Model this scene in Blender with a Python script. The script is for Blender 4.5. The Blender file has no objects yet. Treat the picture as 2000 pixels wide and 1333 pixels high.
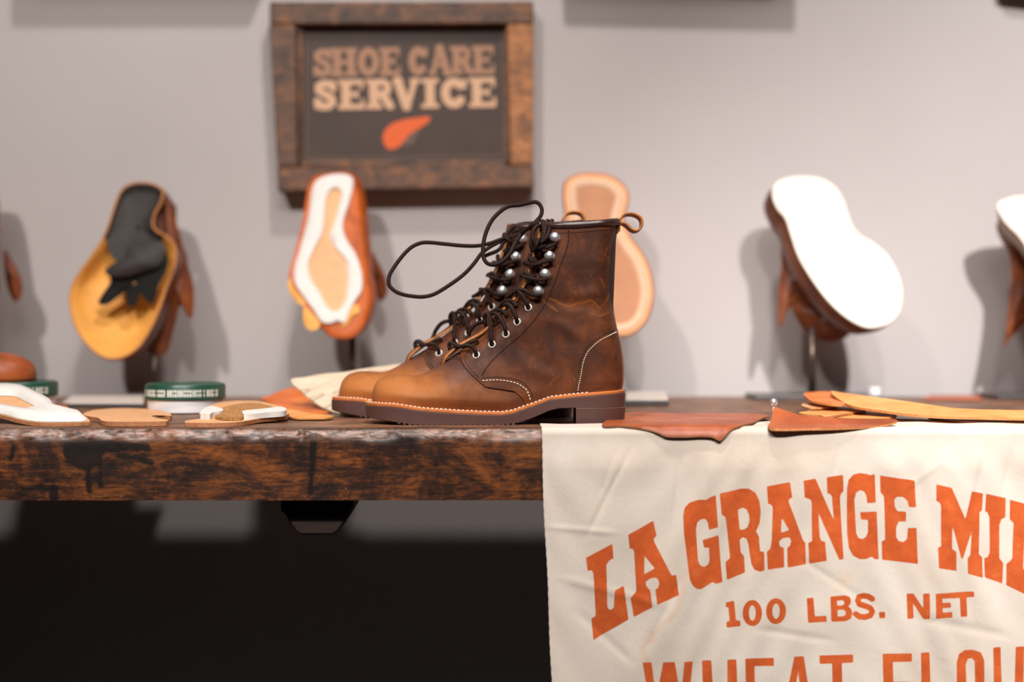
import bpy, math, random
import numpy as np
from mathutils import Vector
random.seed(7); np.random.seed(7)

# ------------------------------------------------------------------ camera
F = 2778.0            # focal length in pixels of a 2000 px wide frame (50 mm on 36 mm)
TT = 0.90             # height of the table top
ZC = TT + 0.107       # camera height
HY = 640.0            # horizon row
WALL = 2.33           # distance of the wall
BD = 1.60             # distance of the near boot's axis

S = bpy.context.scene
cam = bpy.data.cameras.new('camera'); camo = bpy.data.objects.new('camera', cam)
S.collection.objects.link(camo); S.camera = camo
camo.location = (0, 0, ZC); camo.rotation_euler = (math.pi/2, 0, 0)
cam.lens = 50; cam.sensor_width = 36; cam.shift_y = -(666.5-HY)/2000.0
cam.clip_start = 0.05; cam.clip_end = 50
cam.dof.use_dof = True; cam.dof.focus_distance = 1.575; cam.dof.aperture_fstop = 1.9

# ------------------------------------------------------------------ world, lights, exposure
S.view_settings.view_transform = 'Standard'; S.view_settings.look = 'None'
S.view_settings.gamma = 1; S.view_settings.use_curve_mapping = False
S.view_settings.exposure = 0.0
w = bpy.data.worlds.new('world'); S.world = w; w.use_nodes = True
w.node_tree.nodes['Background'].inputs[0].default_value = (1.0, 0.93, 0.88, 1)
w.node_tree.nodes['Background'].inputs[1].default_value = 0.015

def spot(name, loc, target, power, size, blend, radius, col=(1, .95, .90)):
    l = bpy.data.lights.new(name, 'SPOT'); o = bpy.data.objects.new(name, l)
    S.collection.objects.link(o)
    l.energy = power; l.spot_size = math.radians(size); l.spot_blend = blend
    l.shadow_soft_size = radius; l.color = col
    o.location = loc
    o.rotation_euler = (Vector(target)-Vector(loc)).to_track_quat('-Z', 'Y').to_euler()
    return o
spot('track_spot_right', (0.95, -0.9, ZC+2.0), (1.08, WALL, ZC-.42), 680, 37, 1.0, .045, (1, .97, .94))
spot('track_spot_left', (-1.05, -0.8, ZC+1.9), (-.45, WALL, ZC-.26), 250, 42, 1.0, .06, (1, .95, .90))
spot('track_spot_middle', (0.15, -0.9, ZC+1.9), (0.05, 1.5, ZC-.12), 195, 35, .9, .05, (1, .96, .92))
spot('ceiling_spot', (0.1, 1.13, ZC+1.8), (0.0, 2.25, TT), 80, 100, .6, .07, (1, .93, .88))

al = bpy.data.lights.new('added_fill_light', 'AREA'); alo = bpy.data.objects.new('added_fill_light', al); S.collection.objects.link(alo)  # soft fill light added to lift the shadows on the wall
al.shape = 'RECTANGLE'; al.size = 2.6; al.size_y = 1.0; al.energy = 34; al.color = (1, .96, .93)
alo.location = (0.2, -1.0, ZC+2.3); alo.rotation_euler = (Vector((0.1, 2.0, ZC-.1))-Vector(alo.location)).to_track_quat('-Z', 'Y').to_euler()

# ------------------------------------------------------------------ helpers
def lin(c):
    c = c/255.0
    return c/12.92 if c <= .04045 else ((c+.055)/1.055)**2.4
def RGB(r, g, b): return (lin(r), lin(g), lin(b), 1)
def P(px, py, D): return (float((px-1000)*D/F), float(D), float(ZC-(py-HY)*D/F))
def link(o): S.collection.objects.link(o); return o
def tag(o, label=None, cat=None, group=None, kind=None):
    if label: o['label'] = label
    if cat: o['category'] = cat
    if group: o['group'] = group
    if kind: o['kind'] = kind
    return o
def thing(name, loc, label, cat, group=None):
    o = bpy.data.objects.new(name, None); link(o); o.location = loc
    o.empty_display_size = .02
    return tag(o, label, cat, group)
def wloc(o):
    v = Vector((0, 0, 0))
    while o is not None: v += o.location; o = o.parent
    return v
def mk(name, V, Fc, mats, parent=None, smooth=True, midx=None, uv=None, attr=None):
    V = np.asarray(V, dtype=float)
    if parent is not None: V = V-np.array(wloc(parent))
    m = bpy.data.meshes.new(name)
    m.from_pydata(V.tolist(), [], [list(map(int, f)) for f in Fc])
    if not isinstance(mats, (list, tuple)): mats = [mats]
    for a in mats: m.materials.append(a)
    n = len(m.polygons)
    m.polygons.foreach_set('use_smooth', [bool(smooth)]*n)
    if midx is not None: m.polygons.foreach_set('material_index', list(map(int, midx)))
    if uv is not None:
        l = m.uv_layers.new(name='UVMap'); li = np.zeros(len(m.loops), dtype=np.int32)
        m.loops.foreach_get('vertex_index', li)
        l.data.foreach_set('uv', np.asarray(uv)[li].astype(np.float32).ravel())
    if attr:
        for k, a in attr.items():
            at = m.attributes.new(k, 'FLOAT', 'POINT'); at.data.foreach_set('value', np.asarray(a, dtype=np.float32).ravel())
    m.update()
    o = bpy.data.objects.new(name, m); link(o)
    if parent is not None: o.parent = parent
    return o
def sharp(o, deg=35):
    try: o.data.set_sharp_from_angle(angle=math.radians(deg))
    except Exception: pass
    return o
class MB:
    def __init__(s): s.v = []; s.f = []; s.m = []
    def add(s, V, Fc, mi=0):
        b = len(s.v); s.v += [tuple(map(float, p)) for p in V]
        s.f += [[b+int(i) for i in f] for f in Fc]; s.m += [mi]*len(Fc)
    def box(s, x0, x1, y0, y1, z0, z1, mi=0):
        V = [(x, y, z) for z in (z0, z1) for y in (y0, y1) for x in (x0, x1)]
        s.add(V, [(0, 2, 3, 1), (4, 5, 7, 6), (0, 1, 5, 4), (2, 6, 7, 3), (0, 4, 6, 2), (1, 3, 7, 5)], mi)
    def build(s, name, mats, parent=None, smooth=True, bevel=0, seg=2):
        o = mk(name, s.v, s.f, mats, parent, smooth, s.m)
        if bevel:
            b = o.modifiers.new('bevel', 'BEVEL'); b.width = bevel; b.segments = seg; b.limit_method = 'ANGLE'
        if smooth: sharp(o, 40)
        return o
def catmull(pts, n, closed=False):
    p = np.asarray(pts, dtype=float)
    if closed: q = np.vstack([p[-1], p, p[0], p[1]])
    else: q = np.vstack([2*p[0]-p[1], p, 2*p[-1]-p[-2]])
    k = len(q)-3; out = []
    seg = np.linalg.norm(q[2:-1]-q[1:-2], axis=1); cs = np.concatenate([[0], np.cumsum(seg)])
    ts = np.linspace(0, cs[-1], n, endpoint=not closed)
    for t in ts:
        i = min(max(int(np.searchsorted(cs, t, side='right')-1), 0), k-1)
        u = (t-cs[i])/max(seg[i], 1e-12)
        a, b, c, d = q[i], q[i+1], q[i+2], q[i+3]
        out.append(.5*((2*b)+(-a+c)*u+(2*a-5*b+4*c-d)*u*u+(-a+3*b-3*c+d)*u**3))
    return np.array(out)
def keyinterp(keys, n):          # rows interpolated by key index, smooth
    p = np.asarray(keys, float); q = np.vstack([2*p[0]-p[1], p, 2*p[-1]-p[-2]]); out = []
    for t in np.linspace(0, len(p)-1, n):
        i = min(int(t), len(p)-2); u = t-i; a, b, c, d = q[i], q[i+1], q[i+2], q[i+3]
        out.append(.5*((2*b)+(-a+c)*u+(2*a-5*b+4*c-d)*u*u+(-a+3*b-3*c+d)*u**3))
    return np.array(out)
def gridf(nr, nc, closed=False, off=0, flip=False):
    f = []
    for i in range(nr-1):
        for j in range(nc if closed else nc-1):
            a = off+i*nc+j; b = off+i*nc+(j+1) % nc; c = off+(i+1)*nc+(j+1) % nc; d = off+(i+1)*nc+j
            f.append((a, d, c, b) if flip else (a, b, c, d))
    return f
def tube(pts, r, seg=10, caps=True):
    p = np.asarray(pts, float); n = len(p)
    t = np.gradient(p, axis=0); t /= np.linalg.norm(t, axis=1)[:, None]+1e-12
    up = np.array([0, 0, 1.]) if abs(t[0][2]) < .9 else np.array([1., 0, 0])
    nn = np.cross(t[0], up); nn /= np.linalg.norm(nn); V = []; U = []
    L = np.concatenate([[0], np.cumsum(np.linalg.norm(np.diff(p, axis=0), axis=1))])
    rr = np.full(n, r) if np.isscalar(r) else np.asarray(r)
    for i in range(n):
        nn = nn-t[i]*np.dot(nn, t[i]); nn /= np.linalg.norm(nn)+1e-12
        bb = np.cross(t[i], nn)
        for k in range(seg):
            a = 2*math.pi*k/seg
            V.append(p[i]+rr[i]*(math.cos(a)*nn+math.sin(a)*bb)); U.append((L[i]*100, k/seg*1.0))
    f = gridf(n, seg, True)
    if caps: f += [tuple(range(seg-1, -1, -1)), tuple(range((n-1)*seg, n*seg))]
    return V, f, U
def tube_obj(name, pts, r, m, parent, seg=10):
    V, f, U = tube(pts, r, seg); return mk(name, V, f, m, parent, True, uv=U)
def sdf_poly(X, Z, poly):
    p = np.asarray(poly, float); n = len(p); d = np.full(X.shape, 1e9); ins = np.zeros(X.shape, bool)
    for i in range(n):
        a = p[i]; b = p[(i+1) % n]; e = b-a; wx = X-a[0]; wz = Z-a[1]
        h = np.clip((wx*e[0]+wz*e[1])/(e@e+1e-18), 0, 1)
        d = np.minimum(d, (wx-e[0]*h)**2+(wz-e[1]*h)**2)
        c = (a[1] > Z) != (b[1] > Z)
        with np.errstate(divide='ignore', invalid='ignore'):
            xi = (b[0]-a[0])*(Z-a[1])/(b[1]-a[1])+a[0]
        ins ^= c & (X < xi)
    d = np.sqrt(d); return np.where(ins, -d, d)
def sdf_line(X, Z, pts, hw):
    p = np.asarray(pts, float); d = np.full(X.shape, 1e9)
    for i in range(len(p)-1):
        a = p[i]; b = p[i+1]; e = b-a; wx = X-a[0]; wz = Z-a[1]
        h = np.clip((wx*e[0]+wz*e[1])/(e@e+1e-18), 0, 1)
        d = np.minimum(d, (wx-e[0]*h)**2+(wz-e[1]*h)**2)
    return np.sqrt(d)-hw
def smooth01(x, a, b):
    t = np.clip((x-a)/(b-a), 0, 1); return t*t*(3-2*t)

# ------------------------------------------------------------------ materials
class M:
    def __init__(s, name, rough=.6, spec=.5, metal=0):
        s.m = bpy.data.materials.new(name); s.m.use_nodes = True; s.n = s.m.node_tree.nodes; s.l = s.m.node_tree.links
        s.b = s.n['Principled BSDF']; s.b.inputs['Roughness'].default_value = rough
        s.b.inputs['Specular IOR Level'].default_value = spec; s.b.inputs['Metallic'].default_value = metal
        s.tc = s.n.new('ShaderNodeTexCoord')
    def map(s, scale=(1, 1, 1), src='Object', rot=(0, 0, 0)):
        m = s.n.new('ShaderNodeMapping'); m.inputs['Scale'].default_value = scale; m.inputs['Rotation'].default_value = rot
        s.l.new(s.tc.outputs[src], m.inputs['Vector']); return m.outputs[0]
    def noise(s, scale, detail=4, rough=.55, vec=None, dist=0):
        t = s.n.new('ShaderNodeTexNoise'); t.inputs['Scale'].default_value = scale; t.inputs['Detail'].default_value = detail
        t.inputs['Roughness'].default_value = rough; t.inputs['Distortion'].default_value = dist
        s.l.new(vec if vec is not None else s.map(), t.inputs['Vector']); return t.outputs['Fac']
    def ramp(s, fac, stops, interp='LINEAR'):
        r = s.n.new('ShaderNodeValToRGB'); r.color_ramp.interpolation = interp; e = r.color_ramp.elements
        while len(e) < len(stops): e.new(.5)
        for i, (p, c) in enumerate(stops):
            e[i].position = p; e[i].color = c if len(c) == 4 else tuple(c)+(1,)
        s.l.new(fac, r.inputs['Fac']); return r.outputs['Color']
    def rng(s, v, a, b, c=0, d=1):
        r = s.n.new('ShaderNodeMapRange'); s.l.new(v, r.inputs[0])
        for i, q in enumerate((a, b, c, d)): r.inputs[i+1].default_value = q
        return r.outputs[0]
    def math(s, op, a, b):
        r = s.n.new('ShaderNodeMath'); r.operation = op
        for i, q in enumerate((a, b)):
            if isinstance(q, (int, float)): r.inputs[i].default_value = q
            else: s.l.new(q, r.inputs[i])
        return r.outputs[0]
    def mix(s, fac, a, b, mode='MIX'):
        r = s.n.new('ShaderNodeMix'); r.data_type = 'RGBA'; r.blend_type = mode
        for i, q in ((0, fac), (6, a), (7, b)):
            if isinstance(q, (int, float)): r.inputs[i].default_value = q
            elif isinstance(q, tuple): r.inputs[i].default_value = q
            else: s.l.new(q, r.inputs[i])
        return r.outputs[2]
    def attr(s, name):
        a = s.n.new('ShaderNodeAttribute'); a.attribute_name = name; return a.outputs['Fac']
    def xyz(s, src='Object'):
        x = s.n.new('ShaderNodeSeparateXYZ'); s.l.new(s.tc.outputs[src], x.inputs[0]); return x.outputs
    def col(s, c):
        if isinstance(c, tuple): s.b.inputs['Base Color'].default_value = c
        else: s.l.new(c, s.b.inputs['Base Color'])
        return s
    def bump(s, h, strength=.3, dist=.001):
        b = s.n.new('ShaderNodeBump'); b.inputs['Strength'].default_value = strength; b.inputs['Distance'].default_value = dist
        s.l.new(h, b.inputs['Height']); s.l.new(b.outputs[0], s.b.inputs['Normal']); return s
    def roughv(s, v): s.l.new(v, s.b.inputs['Roughness']); return s

def simple(name, c, rough=.6, metal=0, spec=.5, var=.12, scale=60, bump=0, bscale=300):
    m = M(name, rough, spec, metal)
    k = m.noise(scale, 4)
    d = tuple(x*(1-var) for x in c[:3])+(1,); l_ = tuple(min(1, x*(1+var)) for x in c[:3])+(1,)
    m.col(m.ramp(k, [(.3, d), (.7, l_)]))
    if bump: m.bump(m.noise(bscale, 3), bump, .001)
    return m.m
def leather(name, dark, mid, light, scale=22, rough=.45, bump=.25, pull=.5):
    m = M(name, rough, .4)
    a = m.noise(scale, 6, .62, dist=.6)
    c = m.ramp(a, [(.3, dark), (.52, mid), (.78, light)])
    sc = m.noise(70, 8, .75, vec=m.map((1, 1, .35), rot=(0, .5, 0)), dist=1.2)
    c = m.mix(m.rng(sc, .60, .74, 0, pull), c, light)
    m.col(c)
    g = m.noise(900, 2, .5); m.bump(m.math('ADD', m.math('MULTIPLY', g, .5), m.math('MULTIPLY', sc, .6)), bump, .0008)
    m.roughv(m.rng(a, .3, .7, rough+.08, rough-.06))
    return m.m

MAT = {}
# wall paint
m = M('wall_paint', .85, .2); m.col(m.ramp(m.noise(3, 3), [(.3, RGB(188, 180, 179)), (.7, RGB(193, 185, 184))]))
m.bump(m.noise(260, 3), .06, .001); MAT['wall'] = m.m
MAT['floor'] = simple('dark_floor', RGB(34, 28, 26), .7, scale=8)
# work table wood
def wood_mat(name, c0, c1, c2, c3, gloss=.45, stain=False, sc=1.0):
    m = M(name, gloss, .45)
    grain = m.noise(9*sc, 8, .7, vec=m.map((1.2, 8, 9)), dist=.5)
    blot = m.noise(22*sc, 9, .78, vec=m.map((.8, 1, 1)), dist=.6)
    fine = m.noise(90*sc, 6, .75, vec=m.map((.5, 3, 3)), dist=.4)
    k = m.math('ADD', m.math('MULTIPLY', grain, .2), m.math('ADD', m.math('MULTIPLY', blot, .5), m.math('MULTIPLY', fine, .3)))
    c = m.ramp(k, [(.42, c0), (.485, c1), (.54, c2), (.62, c3)])
    h = m.math('ADD', m.math('MULTIPLY', grain, .3), m.math('MULTIPLY', fine, .5))
    if stain:
        st = m.attr('stain'); ed = m.attr('wear')
        wob = m.math('MULTIPLY', m.math('SUBTRACT', m.noise(90, 5, .7), .5), .010)
        sf = m.rng(m.math('ADD', st, wob), .0012, -.0012, 0, .93)
        c = m.mix(sf, c, RGB(16, 12, 11))
        wn = m.noise(75, 6, .75, vec=m.map((.5, 1, 2)), dist=1)
        wf = m.math('MULTIPLY', ed, m.rng(wn, .42, .62, 0, .9))
        c = m.mix(wf, c, RGB(176, 140, 124))
        sp = m.noise(420, 2, .5); c = m.mix(m.rng(sp, .765, .80, 0, .8), c, RGB(190, 160, 140))
        m.roughv(m.rng(wf, 0, 1, gloss, .28))
    m.col(c); m.bump(h, .4, .0010)
    return m.m
MAT['table'] = wood_mat('stained_table_wood', RGB(24, 16, 14), RGB(58, 32, 20), RGB(106, 58, 26), RGB(152, 86, 38), .42, True)
MAT['table_top'] = wood_mat('lightened_table_top_wood', RGB(62, 42, 34), RGB(104, 72, 54), RGB(140, 96, 68), RGB(172, 120, 84), .45, True)  # top faces coloured lighter to make up for weak grazing light
MAT['table_under'] = wood_mat('dark_table_wood', RGB(24, 13, 10), RGB(34, 19, 14), RGB(44, 24, 17), RGB(54, 30, 20), .6)
MAT['frame'] = wood_mat('weathered_frame_wood', RGB(58, 42, 36), RGB(88, 64, 52), RGB(118, 80, 56), RGB(172, 110, 62), .55, sc=1.6)
MAT['frame_tan'] = wood_mat('worn_tan_frame_wood', RGB(96, 64, 44), RGB(150, 96, 56), RGB(184, 120, 68), RGB(206, 142, 86), .5, sc=1.6)
# boot leathers
def boot_mat(name, vamp):
    m = M(name, .42, .22)
    a = m.noise(30, 6, .6, dist=.8); b = m.noise(110, 8, .78, vec=m.map((1, 1, .4), rot=(0, .6, 0)), dist=1.6)
    big = m.noise(9, 3, .5)
    o = m.xyz()
    if vamp:
        g = m.math('ADD', m.rng(o[0], -.125, -.02, 0, .62), m.math('MULTIPLY', m.rng(o[2], .042, .070, 0, 1), .75))
        g = m.math('ADD', g, m.math('MULTIPLY', m.math('SUBTRACT', a, .5), .9))
        c = m.ramp(g, [(.0, RGB(178, 110, 58)), (.3, RGB(160, 96, 50)), (.62, RGB(120, 72, 47)), (.95, RGB(84, 54, 46))])
        c = m.mix(m.rng(o[2], .034, .020, 0, .55), c, RGB(110, 58, 30))
    else:
        k = m.math('ADD', m.math('MULTIPLY', a, .6), m.math('MULTIPLY', big, .4))
        c = m.ramp(k, [(.34, RGB(52, 27, 18)), (.47, RGB(78, 42, 27)), (.58, RGB(106, 58, 33)), (.74, RGB(150, 82, 38))])
        c = m.mix(m.rng(o[2], .075, .045, 0, .22), c, RGB(136, 78, 44))
    c = m.mix(m.rng(b, .60, .72, 0, .45), c, RGB(186, 112, 56))
    if not vamp:
        nz = m.math('MULTIPLY', m.math('SUBTRACT', m.noise(160, 5, .75), .5), 9.0)
        c = m.mix(m.rng(m.math('ADD', m.attr('scuff'), nz), 3.4, -1.5, 0, .5), c, RGB(178, 102, 44))
        c = m.mix(m.rng(m.noise(24, 4, .6, dist=1.0), .55, .70, 0, .5), c, RGB(62, 36, 31))
    m.col(c)
    g2 = m.noise(1100, 2, .5)
    m.bump(m.math('ADD', m.math('MULTIPLY', g2, .35), m.math('ADD', m.math('MULTIPLY', b, .5), m.math('MULTIPLY', a, .8))), .32, .0012)
    m.roughv(m.rng(a, .3, .7, .60, .46))
    return m.m
MAT['vamp'] = boot_mat('burnished_vamp_leather', True)
MAT['quarter'] = boot_mat('brown_boot_leather', False)
MAT['inner'] = simple('dark_boot_lining', RGB(58, 34, 24), .7)
MAT['raw'] = simple('raw_leather_edge', RGB(192, 126, 70), .7, var=.3, scale=400)
MAT['raw2'] = simple('worn_dark_leather_edge', RGB(142, 88, 54), .7, var=.3, scale=400)
MAT['binding'] = simple('dark_brown_binding', RGB(60, 38, 34), .32, var=.1, bump=.1)
MAT['welt'] = simple('tan_welt', RGB(196, 112, 54), .5, var=.15, scale=120, bump=.2)
MAT['rubber'] = simple('brown_rubber_sole', RGB(88, 60, 54), .55, var=.06, bump=.15, bscale=500)
MAT['thread_w'] = simple('white_thread', RGB(232, 214, 196), .6)
MAT['thread_b'] = simple('dark_thread', RGB(36, 24, 22), .5)
MAT['chrome'] = simple('nickel_hook', RGB(226, 227, 230), .42, metal=.85, var=.02, spec=.8)
MAT['eyelet'] = simple('pale_brass_eyelet', RGB(240, 228, 214), .4, metal=.25, var=.03, spec=.8)
MAT['loop'] = leather('tan_pull_loop_leather', RGB(120, 70, 34), RGB(170, 104, 52), RGB(204, 132, 72), 60, .5)
m = M('braided_dark_lace', .5, .22)
wv = m.n.new('ShaderNodeTexWave'); wv.inputs['Scale'].default_value = 3.2; wv.inputs['Distortion'].default_value = 0.3
uvm = m.n.new('ShaderNodeMapping'); uvm.inputs['Scale'].default_value = (1.0, 1.0, 1)
uvm.inputs['Rotation'].default_value = (0, 0, .35)
m.l.new(m.tc.outputs['UV'], uvm.inputs['Vector']); m.l.new(uvm.outputs[0], wv.inputs['Vector'])
m.col(m.ramp(wv.outputs['Fac'], [(.3, RGB(18, 11, 10)), (.95, RGB(62, 38, 31))])); m.bump(wv.outputs['Fac'], .5, .0008); MAT['lace'] = m.m
# cloth with ink
m = M('printed_flour_sack_cotton', .9, .15)
weave = m.n.new('ShaderNodeTexWave'); weave.inputs['Scale'].default_value = 330; weave.bands_direction = 'Z'; weave.inputs['Distortion'].default_value = 1.5
m.l.new(m.tc.outputs['Object'], weave.inputs['Vector'])
st = m.noise(9, 5, .6, dist=.5)
c = m.ramp(st, [(.25, RGB(214, 195, 178)), (.5, RGB(223, 208, 194)), (.75, RGB(229, 217, 205))])
s2 = m.noise(14, 4, .6); c = m.mix(m.rng(s2, .66, .8, 0, .4), c, RGB(226, 176, 122))
c = m.mix(m.math('MULTIPLY', m.rng(m.attr('tea'), .004, -.003, 0, .55), m.rng(m.noise(60, 4), .3, .6, .3, 1)), c, RGB(222, 160, 104))
inkn = m.noise(60, 6, .75)
ic = m.ramp(inkn, [(.3, RGB(192, 82, 38)), (.6, RGB(212, 98, 46)), (.8, RGB(224, 124, 72))])
fib = m.noise(900, 2, .6)
edge = m.math('ADD', m.attr('ink'), m.math('MULTIPLY', m.math('SUBTRACT', fib, .5), .0006))
c = m.mix(m.math('MULTIPLY', m.rng(edge, .0003, -.0003, 0, 1), m.rng(m.noise(150, 4, .7), .70, .80, 1, .55)), c, ic)
m.col(c)
m.bump(m.math('ADD', m.math('MULTIPLY', weave.outputs['Fac'], .35), m.math('ADD', m.math('MULTIPLY', fib, .5), m.math('MULTIPLY', m.noise(40, 5, .6, dist=1), 2.0))), .35, .0012)
m.b.inputs['Sheen Weight'].default_value = .1
MAT['cloth'] = m.m
# sign
m = M('sign_panel', .5, .3)
base = m.ramp(m.noise(14, 3), [(.3, RGB(70, 56, 50)), (.7, RGB(78, 62, 55))])
def inkmix(c, a, colr): return m.mix(m.rng(m.attr(a), .0003, -.0003, 0, 1), c, colr)
base = inkmix(base, 'edge', RGB(120, 94, 80)); base = inkmix(base, 'top', RGB(172, 128, 100)); base = inkmix(base, 'low', RGB(216, 172, 138))
base = inkmix(base, 'grey', RGB(104, 86, 76)); base = inkmix(base, 'wing', RGB(228, 100, 48))
m.col(base); MAT['panel'] = m.m
# others
MAT['insole'] = simple('tan_insole_leather', RGB(222, 166, 118), .6, var=.08, bump=.1)
MAT['insole_edge'] = simple('brown_insole_edge', RGB(168, 112, 74), .75, var=.25, scale=300, bump=.3)
MAT['rib'] = simple('white_canvas_rib', RGB(222, 217, 211), .8, var=.04, bump=.1)
MAT['cork'] = simple('cork_filling', RGB(172, 122, 70), .85, var=.6, scale=350, bump=.8, bscale=350)
MAT['whitesole'] = simple('white_crepe_sole', RGB(236, 226, 212), .6, var=.02)
MAT['wedge_side'] = simple('grey_wedge_side', RGB(196, 178, 162), .8, var=.08)
MAT['brown_up'] = leather('brown_shoe_upper', RGB(84, 40, 20), RGB(122, 62, 32), RGB(150, 84, 44), 20, .42)
MAT['orange_up'] = leather('orange_shoe_upper', RGB(150, 66, 10), RGB(196, 90, 16), RGB(218, 118, 30), 20, .5)
MAT['yellow_in'] = simple('yellow_tan_leather_flesh', RGB(232, 164, 76), .6, var=.1, scale=25, bump=.15)
MAT['black_in'] = simple('dark_grey_lining', RGB(50, 44, 42), .7, var=.2, scale=30)
MAT['cavity'] = simple('black_cavity_shade', RGB(9, 6, 5), .9)  # near-black colour standing in for the shade inside holes
MAT['steel'] = simple('dark_steel_stand', RGB(84, 70, 62), .35, metal=.8, var=.1)
MAT['plate'] = simple('dark_plate', RGB(84, 80, 80), .35, metal=.3, var=.1)
MAT['green'] = simple('green_lid', RGB(34, 74, 58), .35, var=.1)
MAT['tub'] = simple('white_tub', RGB(226, 224, 226), .4, var=.03)
MAT['print'] = simple('white_print', RGB(228, 230, 222), .6)
MAT['redlea'] = leather('red_brown_leather', RGB(140, 66, 34), RGB(172, 84, 44), RGB(196, 108, 62), 18, .4, pull=.2)
MAT['tanlea'] = leather('golden_tan_leather', RGB(206, 134, 66), RGB(224, 154, 80), RGB(236, 174, 102), 20, .5, pull=.1)
MAT['orlea'] = leather('orange_leather', RGB(200, 96, 34), RGB(220, 112, 44), RGB(236, 138, 62), 20, .45, pull=.1)
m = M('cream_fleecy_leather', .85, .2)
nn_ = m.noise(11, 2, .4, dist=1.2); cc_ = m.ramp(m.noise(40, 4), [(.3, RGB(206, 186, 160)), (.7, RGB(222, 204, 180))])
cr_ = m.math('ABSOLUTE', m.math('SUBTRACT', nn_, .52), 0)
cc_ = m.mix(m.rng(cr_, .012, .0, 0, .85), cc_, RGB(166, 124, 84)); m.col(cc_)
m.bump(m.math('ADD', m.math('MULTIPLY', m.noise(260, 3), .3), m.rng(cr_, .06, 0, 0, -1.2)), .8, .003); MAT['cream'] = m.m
MAT['pale'] = simple('pale_metal', RGB(216, 202, 192), .5, metal=0, var=.06)
MAT['toe_lea'] = leather('deep_brown_leather', RGB(120, 54, 22), RGB(160, 78, 34), RGB(186, 96, 44), 20, .45)

# ------------------------------------------------------------------ room
b = MB(); b.box(-3, 3, WALL, WALL+.12, 0, 3.4); o = b.build('wall_back', MAT['wall'], None, False); tag(o, kind='structure')
b = MB(); b.box(-3, 3, -2.5, WALL+.12, -.1, 0); o = b.build('floor', MAT['floor'], None, False); tag(o, kind='structure')

# ------------------------------------------------------------------ work table
TF, TB, TX0, TX1, TH = 1.5, 2.2, -1.1, 1.1, .0755
table = thing('work_table', (0, 1.85, 0), 'heavy dark-stained wooden work table with drips of black paint on its thick front edge', 'table')
nx = 880; xs = np.linspace(TX0, TX1, nx)
prof = [(TF+.0, -TH)]
for q in np.linspace(-TH+.001, -.008, 44): prof.append((TF, q))
for a in np.linspace(0, math.pi/2, 7)[1:]: prof.append((TF+.007-.007*math.cos(a)+.0, -.008+.008*math.sin(a)))
for y in list(np.linspace(TF+.010, TF+.1, 26))+list(np.linspace(TF+.12, TB, 24)): prof.append((y, 0.0))
prof += [(TB, -TH)]
prof = np.array(prof); npf = len(prof)
def vn(x, seeds=((17, .7, 1), (43, 2.1, .5), (97, .3, .35), (211, 1.3, .2))):
    return sum(a*np.sin(f*x+p) for f, p, a in seeds)
V = []; ST = []; WE = []
xp = 1000+xs*F/TF
for j, (y, z) in enumerate(prof):
    ed = math.exp(-((y-TF)/.006)**2-((z+.004)/.006)**2)
    rag = .0010*vn(xs*1.3+y*3)+.0004*vn(xs*4.1+3)
    notch = np.exp(-((xp-588)/4)**2)*.004*ed
    face = (.0004*np.sin(11*xs+z*50)) if z < -.002 and y < TF+.01 else 0*xs
    yy = y+np.abs(rag)*ed*2.4+notch+face; zz = TT+z-np.abs(.0012*vn(xs*2.3+1.7))*ed-notch
    if y > TF+.01 and z == 0: zz = TT+0*xs+.0000
    V += list(zip(xs, yy, zz))
    WE += list(np.full(nx, min(1, ed*1.5)))
    Y = 640-(z-.107)*F/TF; X = xp
    d = np.full(nx, .05)
    if y < TF+.012 and z < 0:
        Yv = np.full(nx, Y)
        sh = [sdf_poly(X, Yv, [(122, 862), (160, 856), (230, 862), (290, 868), (300, 884), (250, 880), (205, 885), (185, 905), (150, 908), (124, 890)]),
              sdf_poly(X, Yv, [(118, 900), (160, 900), (200, 905), (172, 925), (140, 908)]),
              sdf_line(X, Yv, [(171, 905), (174, 960)], 5), sdf_line(X, Yv, [(195, 885), (197, 950)], 4),
              sdf_line(X, Yv, [(230, 890), (265, 893), (296, 905)], 5), sdf_line(X, Yv, [(105, 955), (105, 972)], 9),
              sdf_line(X, Yv, [(27, 870), (22, 895)], 4), sdf_line(X, Yv, [(612, 865), (606, 962)], 6), sdf_line(X, Yv, [(612, 862), (613, 895)], 7)]
        d = np.minimum.reduce(sh)*TF/F
    ST += list(d)
fs = gridf(npf, nx)
top = mk('tabletop', V, fs, [MAT['table'], MAT['table_top']], table, True, midx=[1 if (k//(nx-1)) > 52 else 0 for k in range(len(fs))], attr={'stain': ST, 'wear': WE}); sharp(top, 50)
# end caps and underside
b = MB()
b.add([(TX0, TF, TT-TH), (TX1, TF, TT-TH), (TX1, TB, TT-TH), (TX0, TB, TT-TH)], [(0, 3, 2, 1)])
b.build('underside_board', MAT['table_under'], table, False)
def prism_x(b, poly_xz, y0, y1):
    n = len(poly_xz); V = [(x, y0, z) for x, z in poly_xz]+[(x, y1, z) for x, z in poly_xz]
    b.add(V, [tuple(range(n)), tuple(range(2*n-1, n-1, -1))]+[(i, i+n, (i+1) % n+n, (i+1) % n) for i in range(n)])
def pxz(l, D): return [(P(a, c, D)[0], P(a, c, D)[2]) for a, c in l]
b = MB()
prism_x(b, pxz([(548, 970), (548, 1000), (556, 1004), (566, 1022), (576, 1038), (586, 1045), (650, 1045), (662, 1036), (680, 1008), (690, 990), (690, 970)][::-1], 1.53), 1.53, 1.60)
b.build('carved_bracket', MAT['table_under'], table, True, .002)
b = MB()
b.box(P(584, 0, 1.6)[0], P(640, 0, 1.6)[0], 1.60, 2.12, TT-.11, TT-TH); b.build('cross_beam', MAT['table_under'], table, False, .003)
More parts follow.
